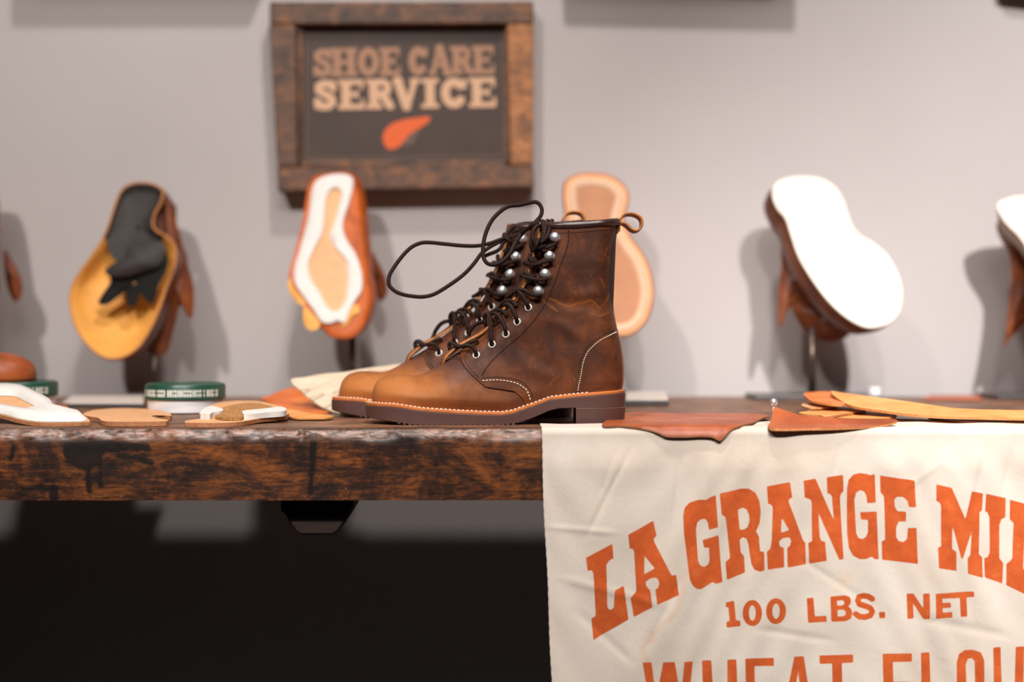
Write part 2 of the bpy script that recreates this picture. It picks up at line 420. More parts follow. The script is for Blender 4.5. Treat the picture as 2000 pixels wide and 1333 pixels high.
for lx in (-.98, .93):
    for ly in (1.62, 2.08):
        b = MB(); b.box(lx, lx+.08, ly, ly+.08, 0, TT-TH); b.build('leg', MAT['table_under'], table, False, .003)

# ------------------------------------------------------------------ boots
K = BD/F
def toX(px): return (px-1000)*K
def toZ(py): return .107-(py-640)*K
AK = [(727, 791), (728, 768), (733, 750), (745, 738), (765, 732), (790, 732), (815, 733), (838, 725), (866, 708), (892, 691), (915, 676), (943, 656), (968, 634), (994, 611), (1016, 585), (1029, 560), (1037, 538), (1045, 518), (1050, 500), (1053, 480), (1055, 465), (1057, 452), (1058, 440)]
BK = [(727, 794), (733, 796), (742, 796), (755, 796), (775, 797), (800, 799), (830, 803), (865, 806), (905, 809), (950, 811), (990, 809), (1030, 797), (1070, 781), (1130, 774), (1185, 771), (1213, 762), (1216, 730), (1212, 680), (1203, 640), (1196, 590), (1196, 530), (1201, 480), (1205, 432)]
Ad = keyinterp(AK, 500); Ax = toX(Ad[:, 0]); Az = toZ(Ad[:, 1])
backk = np.array([(1213, 768), (1216, 730), (1212, 680), (1203, 640), (1198, 615), (1194, 575), (1194, 540), (1197, 500), (1202, 460), (1205, 432), (1206, 420)], float)
bks = catmull(backk, 200); bz = toZ(bks[:, 1]); bx = toX(bks[:, 0])
toe_m = Ad[:, 0] < 870
hx = Ax[toe_m]; hz = Az[toe_m]; o_ = np.argsort(hx); hx = hx[o_]; hz = np.maximum.accumulate(hz[o_]) if False else hz[o_]
thr = Ad[:, 1] < 733
tz = Az[thr]; tx = Ax[thr]; o_ = np.argsort(tz); tz = tz[o_]; tx = tx[o_]
ztk = np.array([(-.170, .0240), (-.1572, .0239), (-.1286, .0233), (-.0972, .0188), (-.0651, .0166), (-.0337, .0149), (-.0107, .0143), (.0006, .016), (.0120, .0200), (.0236, .0239), (.0416, .0306), (.0713, .034), (.0915, .0357), (.130, .0382)])
def ztop(x): return np.interp(x, ztk[:, 0], ztk[:, 1])
zbk = np.array([(-.170, .0085), (-.163, .0078), (-.1286, .0031), (-.108, .0006), (-.09, 0), (-.0107, 0), (.0073, .002), (.0236, .0076), (.0404, .0150), (.0517, .0177), (.0702, .0183), (.13, .0183)])
def zbot(x): return np.interp(x, zbk[:, 0], zbk[:, 1])
def basew(x): return np.interp(x, [-.16, -.13, -.10, -.06, -.02, .02, .05, .08, .13], [.040, .0415, .0425, .0425, .0395, .034, .0315, .0318, .0325])
DENT = [(1120, 594, 50, 12, -.12, -.0013), (1150, 575, 50, 12, .1, .0010), (1175, 603, 26, 9, .3, -.0010), (1100, 640, 50, 12, -.5, .0012), (1040, 690, 60, 14, -.6, -.0010),
        (1180, 520, 12, 50, 0, .0010), (1070, 730, 40, 12, -.3, .0010), (1130, 480, 30, 60, .2, -.0010)]
def Wf(x, z, overlay=False):
    x = np.asarray(x, float); z = np.asarray(z, float)
    sh = x.shape; xf = x.ravel(); zf = z.ravel()
    dd = np.full(xf.shape, 1e9)
    for k in range(0, len(Ax), 2): dd = np.minimum(dd, (xf-Ax[k])**2+(zf-Az[k])**2)
    d = np.sqrt(dd)
    xa = np.interp(zf, tz, tx, left=-1, right=tx[-1]); d = np.where((xf < xa) & (zf > tz[0]), 0, d)
    rt = np.interp(zf, [.04, .10, .16, .22], [.034, .028, .030, .034])
    T = (1-(1-np.clip(d/rt, 0, 1))**2.3)**(1/2.3)
    Hx = np.interp(xf, hx, hz, left=.02, right=.09); z0 = .004
    h = np.clip((zf-z0)/(Hx-z0+1e-9), 0, 1)
    Tv = (1-h**3.0)**(1/2.2)
    Q = (1-(1-np.clip((xf-toX(727))/.052, 0, 1))**2.25)**(1/2.25)
    bl = smooth01(xf, -.118, -.077)
    fr = (1-bl)*Tv*Q+bl*T
    if overlay: fr = np.maximum(fr, .36+.64*fr)
    db = np.interp(zf, bz[::-1] if bz[0] > bz[-1] else bz, bx[::-1] if bz[0] > bz[-1] else bx)-xf
    R = (1-(1-np.clip(db/np.interp(zf, [.05, .11], [.036, .024]), 0, 1))**2.2)**(1/2.2)
    Sz = np.interp(zf, [.03, .06, .09, .13, .18, .23], [.034, .0335, .0325, .0335, .037, .0375])
    bb = smooth01(zf, .035, .085)
    Pw = (1-bb)*basew(xf)+bb*Sz
    # the upper narrows a little above the welt
    Pw = Pw*(1-.05*smooth01(zf, .02, .05))
    W = Pw*fr*R*(1-.13*(1-smooth01(zf-ztop(xf), -.002, .013))*(1-.5*smooth01(xf, -.02, .05)))
    for (px, py, rx, ry, an, am) in DENT:
        ux = (xf-toX(px))/K; uz = (zf-toZ(py))/K
        a = ux*math.cos(an)+uz*math.sin(an); c = -ux*math.sin(an)+uz*math.cos(an)
        W = W+am*np.exp(-(a/rx)**2-(c/ry)**2)*np.clip(R*fr, 0, 1)
    return np.maximum(W, 0).reshape(sh)
def side(px, py, off=0.0, overlay=True, it=6):
    px = np.asarray(px, float); py = np.asarray(py, float); y = -.03+0*px
    for _ in range(it):
        D = BD+y; x = (px-1000)*D/F; z = .107-(py-640)*D/F
        y = -(Wf(x, z, overlay)+off)
    return np.stack([x, y, z], -1)
def side_n(px, py):
    e = 2.0; a = side(px-e, py); b_ = side(px+e, py); c = side(px, py-e); d = side(px, py+e)
    n = np.cross(b_-a, c-d); n = n/np.linalg.norm(n); return n if n[1] < 0 else -n

FE = [(1056, 440), (1052, 470), (1049, 494), (1044, 516), (1034, 545), (1019, 573), (1005, 598), (987, 619), (961, 640), (930, 664), (909, 679), (901, 691), (903, 706), (914, 724), (932, 742), (950, 756), (966, 755), (983, 757), (1001, 763), (1014, 772), (1024, 784), (1031, 800)]
BQ = [(1205.5, 433), (1197.5, 490), (1195, 520), (1194, 545), (1195, 580), (1198, 612), (1203, 640), (1209, 665), (1214, 700), (1216, 730), (1213.5, 758), (1205, 776), (1190, 777), (1165, 778), (1140, 779), (1115, 781), (1095, 784), (1080, 787), (1068, 792), (1058, 798), (1050, 803), (1044, 806)]
TL = [(859, 713), (866, 695), (892, 673), (920, 656), (946, 638), (976, 606), (1000, 580), (1017, 556), (1031, 522), (1040, 490), (1045, 462), (1049, 436)]
EYE = [(930, 694), (961, 673), (988, 653), (1010, 629), (1032, 601)]
HOOK = [(1054, 570), (1067, 537), (1076, 502), (1086, 466)]

SCUFF = [([(1072, 583), (1083, 587), (1094, 593), (1105, 598), (1116, 597), (1128, 592), (1140, 592), (1150, 588), (1158, 588), (1164, 595), (1171, 602), (1178, 597), (1184, 588), (1189, 577)], .1), ([(1026, 584), (1045, 583), (1062, 588), (1078, 600), (1088, 607)], .3),
         ([(1092, 735), (1080, 742), (1074, 752)], -.6), ([(1190, 480), (1180, 498)], -.8), ([(1174, 545), (1180, 560)], -.8), ([(1150, 612), (1172, 618), (1190, 610)], -.8)]
def ring(center, n, R, r, seg=28, ss=10):
    n = np.asarray(n, float); n /= np.linalg.norm(n); a = np.cross(n, [0, 0, 1.]); a /= np.linalg.norm(a); c = np.cross(n, a); V = []
    for i in range(seg):
        t = 2*math.pi*i/seg; d = a*math.cos(t)+c*math.sin(t)
        for j in range(ss):
            u = 2*math.pi*j/ss; V.append(np.asarray(center)+d*(R+r*math.cos(u))+n*r*math.sin(u))
    f = []
    for i in range(seg):
        for j in range(ss):
            f.append((i*ss+j, i*ss+(j+1) % ss, ((i+1) % seg)*ss+(j+1) % ss, ((i+1) % seg)*ss+j))
    return V, f
def revolve(center, n, prof, seg=28):   # prof: (radius, height along n)
    n = np.asarray(n, float); n /= np.linalg.norm(n); up = [0, 0, 1.] if abs(n[2]) < .9 else [1., 0, 0]
    a = np.cross(n, up); a /= np.linalg.norm(a); c = np.cross(n, a); V = []
    for (r, h) in prof:
        for i in range(seg):
            t = 2*math.pi*i/seg; V.append(np.asarray(center)+(a*math.cos(t)+c*math.sin(t))*max(r, 1e-5)+n*h)
    f = gridf(len(prof), seg, True, flip=True)
    f += [tuple(range(seg)), tuple(range(len(prof)*seg-1, (len(prof)-1)*seg-1, -1))]
    return V, f
def arcpts(c, n):
    return catmull(c, n)
def dashes(pts, pitch, duty, r, seg=6):
    L = np.concatenate([[0], np.cumsum(np.linalg.norm(np.diff(pts, axis=0), axis=1))]); V = []; f = []
    n = int(L[-1]/pitch)
    for i in range(n):
        ss = np.linspace(i*pitch, (i+duty)*pitch, 5)
        q = np.stack([np.interp(ss, L, pts[:, k]) for k in range(3)], 1)
        v, ff, _ = tube(q, np.array([r*.5, r, r*1.1, r, r*.5]), seg); o = len(V); V += list(v); f += [[o+a for a in g] for g in ff]
    return V, f

def build_boot(name, loc, label, XF, knot):
    """XF warps the boot's own coordinates (metres, z above the table)."""
    root = thing(name, loc, label, 'boot')
    org = np.array(loc)
    def G(p): p = np.atleast_2d(np.asarray(p, float)); return XF(p.copy())+org
    def part(nm, V, f, m, par=root, **k): return mk(nm, G(V), f, m, par, **k)
    # body: vamp and throat
    nt, ns = 200, 60
    A = keyinterp(AK, nt); B = keyinterp(BK, nt)
    s = (1-np.cos(np.pi*np.linspace(0, 1, ns)))/2
    X = toX(A[:, None, 0]*(1-s)+B[:, None, 0]*s); Z = toZ(A[:, None, 1]*(1-s)+B[:, None, 1]*s)
    Wd = Wf(X, Z); Wd[:, 0] = 0
    V = np.concatenate([np.stack([X, -Wd, Z], -1).reshape(-1, 3), np.stack([X, Wd, Z], -1).reshape(-1, 3)])
    part('vamp', V, gridf(nt, ns)+gridf(nt, ns, off=nt*ns, flip=True), MAT['vamp'])
    # quarters (near and far side)
    nt, ns = 260, 120
    A = keyinterp(FE, nt); B = keyinterp(BQ, nt); s = np.linspace(0, 1, ns)**1.0; s = .5*s+.5*(1-np.cos(np.pi*s))/2
    PX = A[:, None, 0]*(1-s)+B[:, None, 0]*s; PY = A[:, None, 1]*(1-s)+B[:, None, 1]*s
    outer = side(PX, PY, .0022)
    outer[:, -1, 1] = -.0004
    edge = outer[:, 0].copy(); inner = edge.copy(); inner[:, 1] += .0032; mid = edge.copy(); mid[:, 0] -= .0004; mid[:, 1] += .0008
    ins = outer.copy(); ins[..., 1] += .0030
    for sd in (1, -1):
        o3 = outer.reshape(-1, 3); V = np.concatenate([o3, mid, inner]); V[:, 1] *= sd
        f = gridf(nt, ns); mi = [0]*len(f); n0 = nt*ns
        for i in range(nt-1):
            e = [(i*ns, (i+1)*ns, n0+i+1, n0+i), (n0+i, n0+i+1, n0+nt+i+1, n0+nt+i)]
            f += e; mi += [1 if i < nt*.47 else 2]*2
        dsc = np.full(PX.shape, 1e3)
        for l, w_ in SCUFF: dsc = np.minimum(dsc, sdf_line(PX, PY, l, w_))
        sc2 = np.concatenate([dsc.ravel(), np.full(2*nt, 99.)])
        part('quarter', V, f, [MAT['quarter'], MAT['raw'], MAT['raw2']], midx=mi, attr={'scuff': sc2})
    # tongue: a thick plate standing proud of the throat
    c = catmull(TL, 60); cx = toX(c[:, 0]); cz = toZ(c[:, 1]); g = np.gradient(np.stack([cx, cz], 1), axis=0); g /= np.linalg.norm(g, axis=1)[:, None]
    nrm = np.stack([-g[:, 1], g[:, 0]], 1)      # points forward and up
    ys = np.linspace(-1, 1, 15); V = []
    hw = np.interp(np.linspace(0, 1, 60), [0, .05, .2, 1], [.012, .016, .018, .020])
    for k, th in ((0, .0), (1, -.0028)):
        for i in range(60):
            for y in ys:
                o = th-.0022*y*y+.0006*math.sin(i*.35+y*2)
                V.append((cx[i]+nrm[i, 0]*o, y*hw[i], cz[i]+nrm[i, 1]*o))
    n1 = 60*15; f = gridf(60, 15)+gridf(60, 15, off=n1, flip=True); mi = [0]*len(f)
    e = []
    for i in range(59):
        e += [(i*15, (i+1)*15, n1+(i+1)*15, n1+i*15), (i*15+14, n1+i*15+14, n1+(i+1)*15+14, (i+1)*15+14)]
    for j in range(14): e += [(j, n1+j, n1+j+1, j+1), (59*15+j, 59*15+j+1, n1+59*15+j+1, n1+59*15+j)]
    part('tongue', V, f+e, [MAT['quarter'], MAT['raw']], midx=mi+[1]*len(e))
    # rim binding
    s = (1-np.cos(np.pi*np.linspace(0, 1, 50)))/2
    px = 1057*(1-s)+1205*s; py = 441*(1-s)+433*s+2.5*np.sin(np.pi*s)
    nr = side(px, py, .0012, True); nr[-1, 1] = 0
    fr = nr[::-1][1:].copy(); fr[:, 1] *= -1
    loop = np.concatenate([nr, fr])
    Vb, fb, _ = tube(loop, .0040, 12); part('rim_binding', Vb, fb, MAT['binding'])
    # inner lining seen through the mouth
    L2 = loop.copy(); L2[:, 1] *= .93; L3 = L2.copy(); L3[:, 2] -= .10; L3[:, 0] -= .004; L3[:, 1] *= .8
    V = np.concatenate([L2, L3]); part('lining', V, gridf(2, len(L2)), MAT['inner'])
    # back stay
    bc = catmull([(1205, 434), (1202, 462), (1197, 500), (1194, 540), (1194, 578), (1198, 615), (1203, 640), (1212, 680), (1216.5, 715), (1216, 745), (1213, 763)], 70)
    V = []
    for i, (a, c2) in enumerate(bc):
        x = toX(a); z = toZ(c2)
        for y in (-.0055, -.0052, -.002, 0, .002, .0052, .0055):
            V.append((x+(.0012 if abs(y) < .0054 else -.0010)-12*y*y, y, z))
    f = gridf(70, 7); part('back_strip', V, f, [MAT['quarter'], MAT['raw2']], midx=[1 if (k % 6) in (0, 5) else 0 for k in range(len(f))], smooth=False)
    # pull loop
    if knot == 'near': lp = [(1206, 452), (1207, 436), (1214, 421), (1226, 415.5), (1241, 417), (1253, 425), (1256, 438), (1251, 449), (1241, 453), (1231, 449), (1222, 441), (1214, 438), (1208, 443), (1207, 456)]
    else: lp = [(1205, 456), (1207, 438), (1206, 424), (1198, 415), (1184, 413), (1172, 417), (1167, 428), (1172, 437), (1184, 437), (1196, 434), (1203, 440), (1204, 456)]
    c = catmull(lp, 70); g = np.gradient(c, axis=0); g /= np.linalg.norm(g, axis=1)[:, None]; V = []
    for i in range(70):
        for (oy, on) in ((-.0072, .6), (-.0066, .0), (.0066, 0), (.0072, .6), (.0072, 4.0), (.0066, 4.6), (-.0066, 4.6), (-.0072, 4.0)):
            tl_k = 3.0*(oy+.0072)/.0144*min(1, i/12, (69-i)/12)
            V.append((toX(c[i, 0]-g[i, 1]*on-tl_k*.6), oy, toZ(c[i, 1]+g[i, 0]*on+tl_k)))
    part('pull_loop', V, gridf(70, 8, True)+[tuple(range(8))], MAT['loop'])
    # stitches
    def stitch(line, pitch, duty, r, m, nm='stitching', par=root, off=.0026, n=160):
        c = catmull(line, n); p = side(c[:, 0], c[:, 1], off)
        Vv, ff = dashes(p, pitch, duty, r); part(nm, Vv, ff, m, par)
    stitch([(1111, 449), (1108, 480), (1094, 520), (1082, 555), (1068, 587), (1046, 622), (1015, 656), (981, 685), (955, 712), (941, 734)], .0026, .72, .0007, MAT['thread_b'])
    stitch([(x+8, y+4) for x, y in FE[6:12]]+[(907, 703), (918, 720), (936, 738)], .0023, .75, .0004, MAT['thread_b'])
    stitch([(x+7, y+1) for x, y in FE[0:7]], .0023, .75, .0004, MAT['thread_b'])
    stitch([(1070, 456), (1110, 455), (1150, 452), (1198, 448)], .0022, .7, .0004, MAT['thread_b'])
    stitch([(942, 744), (960, 743), (977, 743), (1005, 748), (1022, 757), (1030, 765), (1037, 785)], .0038, .7, .0007, MAT['thread_w'])
    stitch([(942, 739), (960, 737), (980, 737), (1010, 742), (1028, 753), (1038, 768), (1042, 783)], .0026, .7, .0005, MAT['thread_b'])
    stitch([(1204, 649), (1190, 656), (1173, 665), (1158, 677), (1149, 687), (1142, 700), (1138, 714), (1135, 732), (1131, 750), (1128, 769)], .0026, .72, .0006, MAT['thread_w'])
    stitch([(1200, 644), (1185, 651), (1168, 660), (1152, 672), (1143, 683), (1136, 698), (1132, 714), (1129, 732)], .0026, .7, .0004, MAT['thread_b'])
    # welt, sole, heel
    xt, xb = -.1645, .1268
    def sw(x, grow=0):
        q = (1-(1-np.clip((x-(xt-grow))/.056, 0, 1))**2.25)**(1/2.25); r = (1-(1-np.clip(((xb+grow)-x)/.040, 0, 1))**2.3)**(1/2.3)
        return (basew(x)+.0042+grow)*q*r
    u = (1-np.cos(np.pi*np.linspace(0, 1, 140)))/2
    def slab(zt, zb, grow_t, grow_b, nm, mat, x0=None, seg=None):
        xx0 = x0 if x0 is not None else None
        R = []
        for (zf, gr) in ((zt, grow_t-.0009), (lambda x: zt(x)-.0008, grow_t), (lambda x: zb(x)+.0006, grow_b), (zb, grow_b-.0008)):
            if xx0 is None: x = (xt-gr)+(xb+gr-xt+gr)*u
            else: x = xx0+(xb+gr-xx0)*np.sin(np.pi/2*np.linspace(0, 1, 140))
            wv = sw(x, gr)
            R.append((x, wv, zf(x)))
        V = []
        for x, wv, z in R: V += [(a, -b_, c_) for a, b_, c_ in zip(x, wv, z)]
        n = 140*4
        for x, wv, z in R: V += [(a, b_, c_) for a, b_, c_ in zip(x, wv, z)]
        f = gridf(4, 140)+gridf(4, 140, off=n, flip=True)
        for i in range(139): f += [(i, n+i, n+i+1, i+1), (3*140+i, 3*140+i+1, n+3*140+i+1, n+3*140+i)]
        if xx0 is not None:
            for r_ in range(3): f.append((r_*140, (r_+1)*140, n+(r_+1)*140, n+r_*140))
        o = part(nm, V, f, mat); sharp(o, 40); return o
    WB = lambda x: ztop(x)-.0036
    slab(ztop, WB, 0, 0, 'welt', MAT['welt'])
    sole = slab(lambda x: WB(x)+.0002, zbot, .0006, -.0005, 'sole', MAT['rubber'])
    slab(lambda x: zbot(x)+.0004, lambda x: 0*x, .0008, -.001, 'heel', MAT['rubber'], x0=.0705)
    # welt stitches
    uu = np.linspace(.02, .98, 500); x = xt+.002+(xb-.004-xt)*(1-np.cos(np.pi*uu))/2; wv = sw(x)-.0021
    for sd in (-1, 1):
        p = np.stack([x, sd*wv, ztop(x)+.0003], -1); keep = x < .088
        Vv, ff = dashes(p[keep], .0048, .66, .00075); part('stitching', Vv, ff, MAT['thread_w'])
    # small lugs under the forefoot
    for sd in (-1, 1):
        bl = MB()
        for i, xx in enumerate(np.linspace(-.125, 0.0, 22)):
            w_ = float(sw(np.array([xx]))[0]); z = float(zbot(np.array([xx]))[0])
            bl.box(xx, xx+.003, min(sd*w_*.93, sd*w_*.985), max(sd*w_*.93, sd*w_*.985), z-.0012 if z > .0012 else 0.0, z+.002)
        part('tread_lugs', bl.v, bl.f, MAT['rubber'], smooth=False)
    # eyelets and hooks on both sides
    eyeP = []; 
    for lst, hk in ((EYE, 0), (HOOK, 1)):
        for (a, c2) in lst:
            p = side(a, c2, .0024); n = side_n(a, c2)
            if n[0] > -.05: n = n+np.array([-.12, 0, .08]); n /= np.linalg.norm(n)
            eyeP.append((p, n, hk))
            for sd in (1, -1):
                pp = p*[1, sd, 1]; nn = n*[1, sd, 1]
                if hk == 0:
                    Vv, ff = ring(pp, nn, .0034, .00105); e_ = part('eyelet', Vv, ff, MAT['eyelet'])
                    Vv, ff = revolve(pp, nn, [(.0028, -.0004), (.0028, .0002), (.0001, .0003)], 20); part('eyelet_hole', Vv, ff, MAT['cavity'], e_)
                else:
                    Vv, ff = revolve(pp, nn, [(.0001, -.0005), (.0046, -.0004), (.0050, .0002), (.0046, .0009), (.0026, .0013), (.0020, .0025), (.0022, .0042)], 28)
                    h_ = part('lace_hook', Vv, ff, MAT['chrome'])
                    cc = pp+nn*.0042+np.array([-.0004, 0, .0010])
                    Vv, ff = revolve(cc, nn, [(.0001, -.0012), (.0036, -.0012), (.0050, -.0006), (.0055, .0007), (.0053, .0022), (.0043, .0037), (.0028, .0047), (.0012, .0052), (.0001, .0053)], 28)
                    part('hook_ball', Vv, ff, MAT['chrome'], h_)
    # laces
    lr = .0023
    STR = [
     [(930, 696, 1.572), (929, 688, 1.561), (922, 678, 1.561), (912, 675, 1.566), (900, 677, 1.573), (890, 675, 1.580), (881, 670, 1.590), (877, 674, 1.60), (880, 681, 1.61)],
     [(934, 665, 1.572), (922, 668, 1.573), (912, 673, 1.580), (906, 679, 1.59)],
     [(960, 675, 1.570), (959.5, 665, 1.561), (959, 650, 1.561), (958, 635, 1.564), (956, 620, 1.570), (951, 613, 1.575), (946, 619, 1.580), (948, 632, 1.583), (952, 641, 1.588)],
     [(950, 630, 1.590), (938, 630, 1.590), (926, 636, 1.593), (917, 650, 1.598), (913, 664, 1.605)],
     [(964, 622, 1.580), (971, 632, 1.578), (967, 640, 1.582), (961, 636, 1.585)],
     [(988, 655, 1.570), (987, 645, 1.561), (983, 632, 1.561), (977, 621, 1.567), (969, 613, 1.575), (962, 612, 1.583)],
     [(956, 615, 1.590), (964, 608, 1.583), (973, 606, 1.578), (983, 609, 1.573), (990, 616, 1.572)],
     [(1010, 631, 1.568), (1008, 621, 1.560), (1004, 610, 1.560), (999, 600, 1.565), (992, 594, 1.575), (985, 596, 1.585)],
     [(974, 603, 1.595), (982, 592, 1.588), (992, 588, 1.580), (1002, 590, 1.574), (1009, 598, 1.573)],
     [(1032, 603, 1.568), (1029, 593, 1.560), (1024, 583, 1.561), (1017, 573, 1.566), (1011, 567, 1.575), (1004, 566, 1.590)],
     [(1058, 576, 1.560), (1046, 577, 1.558), (1034, 573, 1.560), (1024, 567, 1.564), (1014, 566, 1.570), (1005, 571, 1.578), (997, 577, 1.588), (990, 580, 1.60)],
     [(1050, 560, 1.564), (1048, 552, 1.563), (1045, 545, 1.566), (1040, 538, 1.575)],
     [(1070, 544, 1.559), (1059, 547, 1.558), (1046, 546, 1.560), (1034, 543, 1.564), (1025, 541, 1.572), (1020, 536, 1.584), (1016, 538, 1.60)],
     [(1024, 533, 1.575), (1032, 537, 1.568), (1042, 541, 1.563)],
     [(1060, 528, 1.562), (1056, 521, 1.562), (1050, 514, 1.564), (1044, 505, 1.574)],
     [(1080, 508, 1.558), (1070, 510, 1.558), (1056, 514, 1.559), (1044, 517, 1.563), (1034, 515, 1.572), (1028, 512, 1.590), (1024, 514, 1.60)],
     [(1035, 498, 1.572), (1036, 505, 1.567), (1041, 510, 1.564), (1048, 512, 1.563)],
     [(1072, 496, 1.560), (1066, 491, 1.560), (1058, 489, 1.564), (1048, 489, 1.575)],
     [(1088, 474, 1.560), (1078, 480, 1.558), (1066, 484, 1.562), (1054, 486, 1.572)]]
    for st_ in STR:
        l3 = catmull(np.array([P(a, c2, D) for a, c2, D in st_]), 46)-np.array([0, BD, TT])
        for sd in (1, -1):
            Vv, ff, U = tube(l3*np.array([1, sd, 1]), lr, 10); part('lace', Vv, ff, MAT['lace'], uv=U)
    # free lace loops, traced at their own distances: (px, py, distance from camera)
    def free(pts, n=120, r=lr, nm='lace'):
        w3 = np.array([P(a, c2, D) for a, c2, D in pts]); c = catmull(w3, n); Vv, ff, U = tube(c, r, 12)
        mk(nm, Vv, ff, MAT['lace'], root, True, uv=U)
    if knot == 'near':
        o_ = [920, 390]
        def z10(l, D): return [(920+a/10, 390+c2/10, d if d else D) for a, c2, d in l]
        free(z10([(1300, 1000, 1.585), (1410, 420, 1.578), (1425, 540, 1.57), (1400, 700, 1.565), (1330, 860, 1.566)], 1.57)[1:], 40)
        free(z10([(1500, 405, 1.578), (1460, 540, 1.57), (1432, 690, 1.563), (1400, 790, 1.562), (1330, 870, 1.567)], 1.57), 50)
        free(z10([(1585, 405, 1.578), (1545, 520, 1.57), (1515, 650, 1.563), (1460, 760, 1.558), (1340, 850, 1.560), (1270, 880, 1.570)], 1.57), 60)
        free(z10([(1370, 515, 1.578), (1300, 520, 1.570), (1235, 580, 1.562), (1200, 680, 1.560), (1210, 790, 1.560), (1250, 880, 1.563), (1290, 940, 1.568)], 1.57), 70)
        free(z10([(1450, 850, 1.570), (1370, 775, 1.560), (1310, 800, 1.556), (1275, 890, 1.556), (1255, 980, 1.562), (1270, 1050, 1.575)], 1.57), 60)
        free(z10([(1190, 1000, 1.572), (1260, 960, 1.562), (1360, 930, 1.560), (1450, 900, 1.562), (1470, 840, 1.570), (1400, 800, 1.575)], 1.57), 60)
        free(z10([(1210, 1000, 1.57), (1165, 880, 1.568), (1180, 760, 1.572), (1200, 650, 1.58)], 1.57), 40)
        free(z10([(1180, 470, 1.59), (1250, 480, 1.585), (1330, 440, 1.582), (1400, 420, 1.585)], 1.57), 30)
        # the upright loop
        free(z10([(1015, 660, 1.640), (960, 720, 1.622), (890, 800, 1.606), (840, 900, 1.592), (780, 1020, 1.582), (700, 1130, 1.575), (600, 1215, 1.57), (480, 1270, 1.565), (370, 1268, 1.563), (290, 1220, 1.562), (242, 1120, 1.562),
                  (232, 1000, 1.562), (240, 880, 1.562), (270, 720, 1.562), (330, 550, 1.565), (420, 390, 1.57), (540, 260, 1.575), (660, 170, 1.58), (780, 122, 1.585), (950, 108, 1.59), (1100, 72, 1.592), (1250, 48, 1.592), (1335, 90, 1.592),
                  (1382, 185, 1.592), (1372, 290, 1.592), (1310, 385, 1.590), (1200, 490, 1.588), (1100, 570, 1.60), (1000, 640, 1.625)], 1.6), 260)
    else:
        free([(1046, 436, 1.700), (1025, 437, 1.695), (1008, 441, 1.69), (996, 449, 1.685), (989, 461, 1.68)], 50)
        free([(1004, 452, 1.685), (1025, 446, 1.69), (1042, 440, 1.695)], 30, .003)
        free([(984, 457, 1.672), (990, 466, 1.668), (999, 474, 1.672), (1008, 480, 1.685)], 30)
        free([(985, 461, 1.69), (995, 464, 1.68), (1010, 460, 1.675), (1020, 457, 1.68)], 30, .0034)
        free([(996, 468, 1.69), (1003, 470, 1.68), (1010, 466, 1.675)], 20, .0045)
        free([(994, 463, 1.675), (975, 469, 1.665), (955, 476, 1.655), (930, 480.5, 1.645), (900, 480, 1.64), (870, 477, 1.64), (840, 474, 1.64), (822, 475, 1.64), (804, 483, 1.64), (788, 498, 1.64), (772, 519, 1.64), (761, 538, 1.64), (760, 556, 1.64),
              (770, 568, 1.64), (785, 575, 1.64), (805, 579, 1.64), (828, 580, 1.64), (850, 574, 1.64), (878, 557, 1.64), (905, 537, 1.64), (925, 516, 1.645), (940, 496, 1.65), (955, 484, 1.655), (975, 473, 1.665), (993, 464, 1.68)], 260)
        free([(943, 502, 1.66), (955, 497, 1.66), (970, 491, 1.662), (978, 484, 1.665), (982, 476, 1.668), (990, 468, 1.675)], 60)
    return root

near_boot = build_boot('leather_boot', (0, BD, TT), 'front brown leather lace-up boot with silver hooks and tan toe, heel on the white cloth', lambda p: p, 'near')
def far_xf(p):
    p[:, 0] = p[:, 0]-.0545+.094*p[:, 2]; p[:, 2] = p[:, 2]+.05*np.maximum(p[:, 2]-.08, 0); return p
far_boot = build_boot('leather_boot', (0, BD+.12, TT), 'rear brown leather lace-up boot, mostly hidden behind its twin, toe against the cream leather', far_xf, 'far')

# ------------------------------------------------------------------ flour sack cloth
cloth_front = 1.4915
def cx_(px): return (px-1000)*cloth_front/F
def cz_(py): return ZC-(py-640)*cloth_front/F
nxc = 520; nzc = 270
ux = np.linspace(0, 1, nxc)
x_r = cx_(2200)
vv = np.linspace(0, 1, nzc)
rows = []
back = .16; drop = cz_(828)-cz_(1480)
Lc = np.concatenate([np.linspace(-1, -.02, 24), np.linspace(0, 1, nzc-24)])
Xg = np.zeros((nzc, nxc)); Yg = Xg.copy(); Zg = Xg.copy()
def wr(x, z):
    a = .0013*np.sin(38*x+7*z+1.3*np.sin(9*z))+.0009*np.sin(71*x-22*z+2)+.0007*np.sin(25*z-60*x*z+.4)+.0005*np.sin(130*x+40*z)+.0005*np.sin(90*z+15*np.sin(14*x))
    for (x0, z0, x1, z1, w_, am) in CRS:
        e = np.array([x1-x0, z1-z0]); L = np.hypot(*e); u = ((x-x0)*e[0]+(z-z0)*e[1])/L**2; dd = np.abs((x-x0)*e[1]-(z-z0)*e[0])/L
        a = a+.65*am*np.exp(-(dd/w_)**2)*smooth01(u, -.15, .15)*(1-smooth01(u, .85, 1.15))
    return a
CRS = []
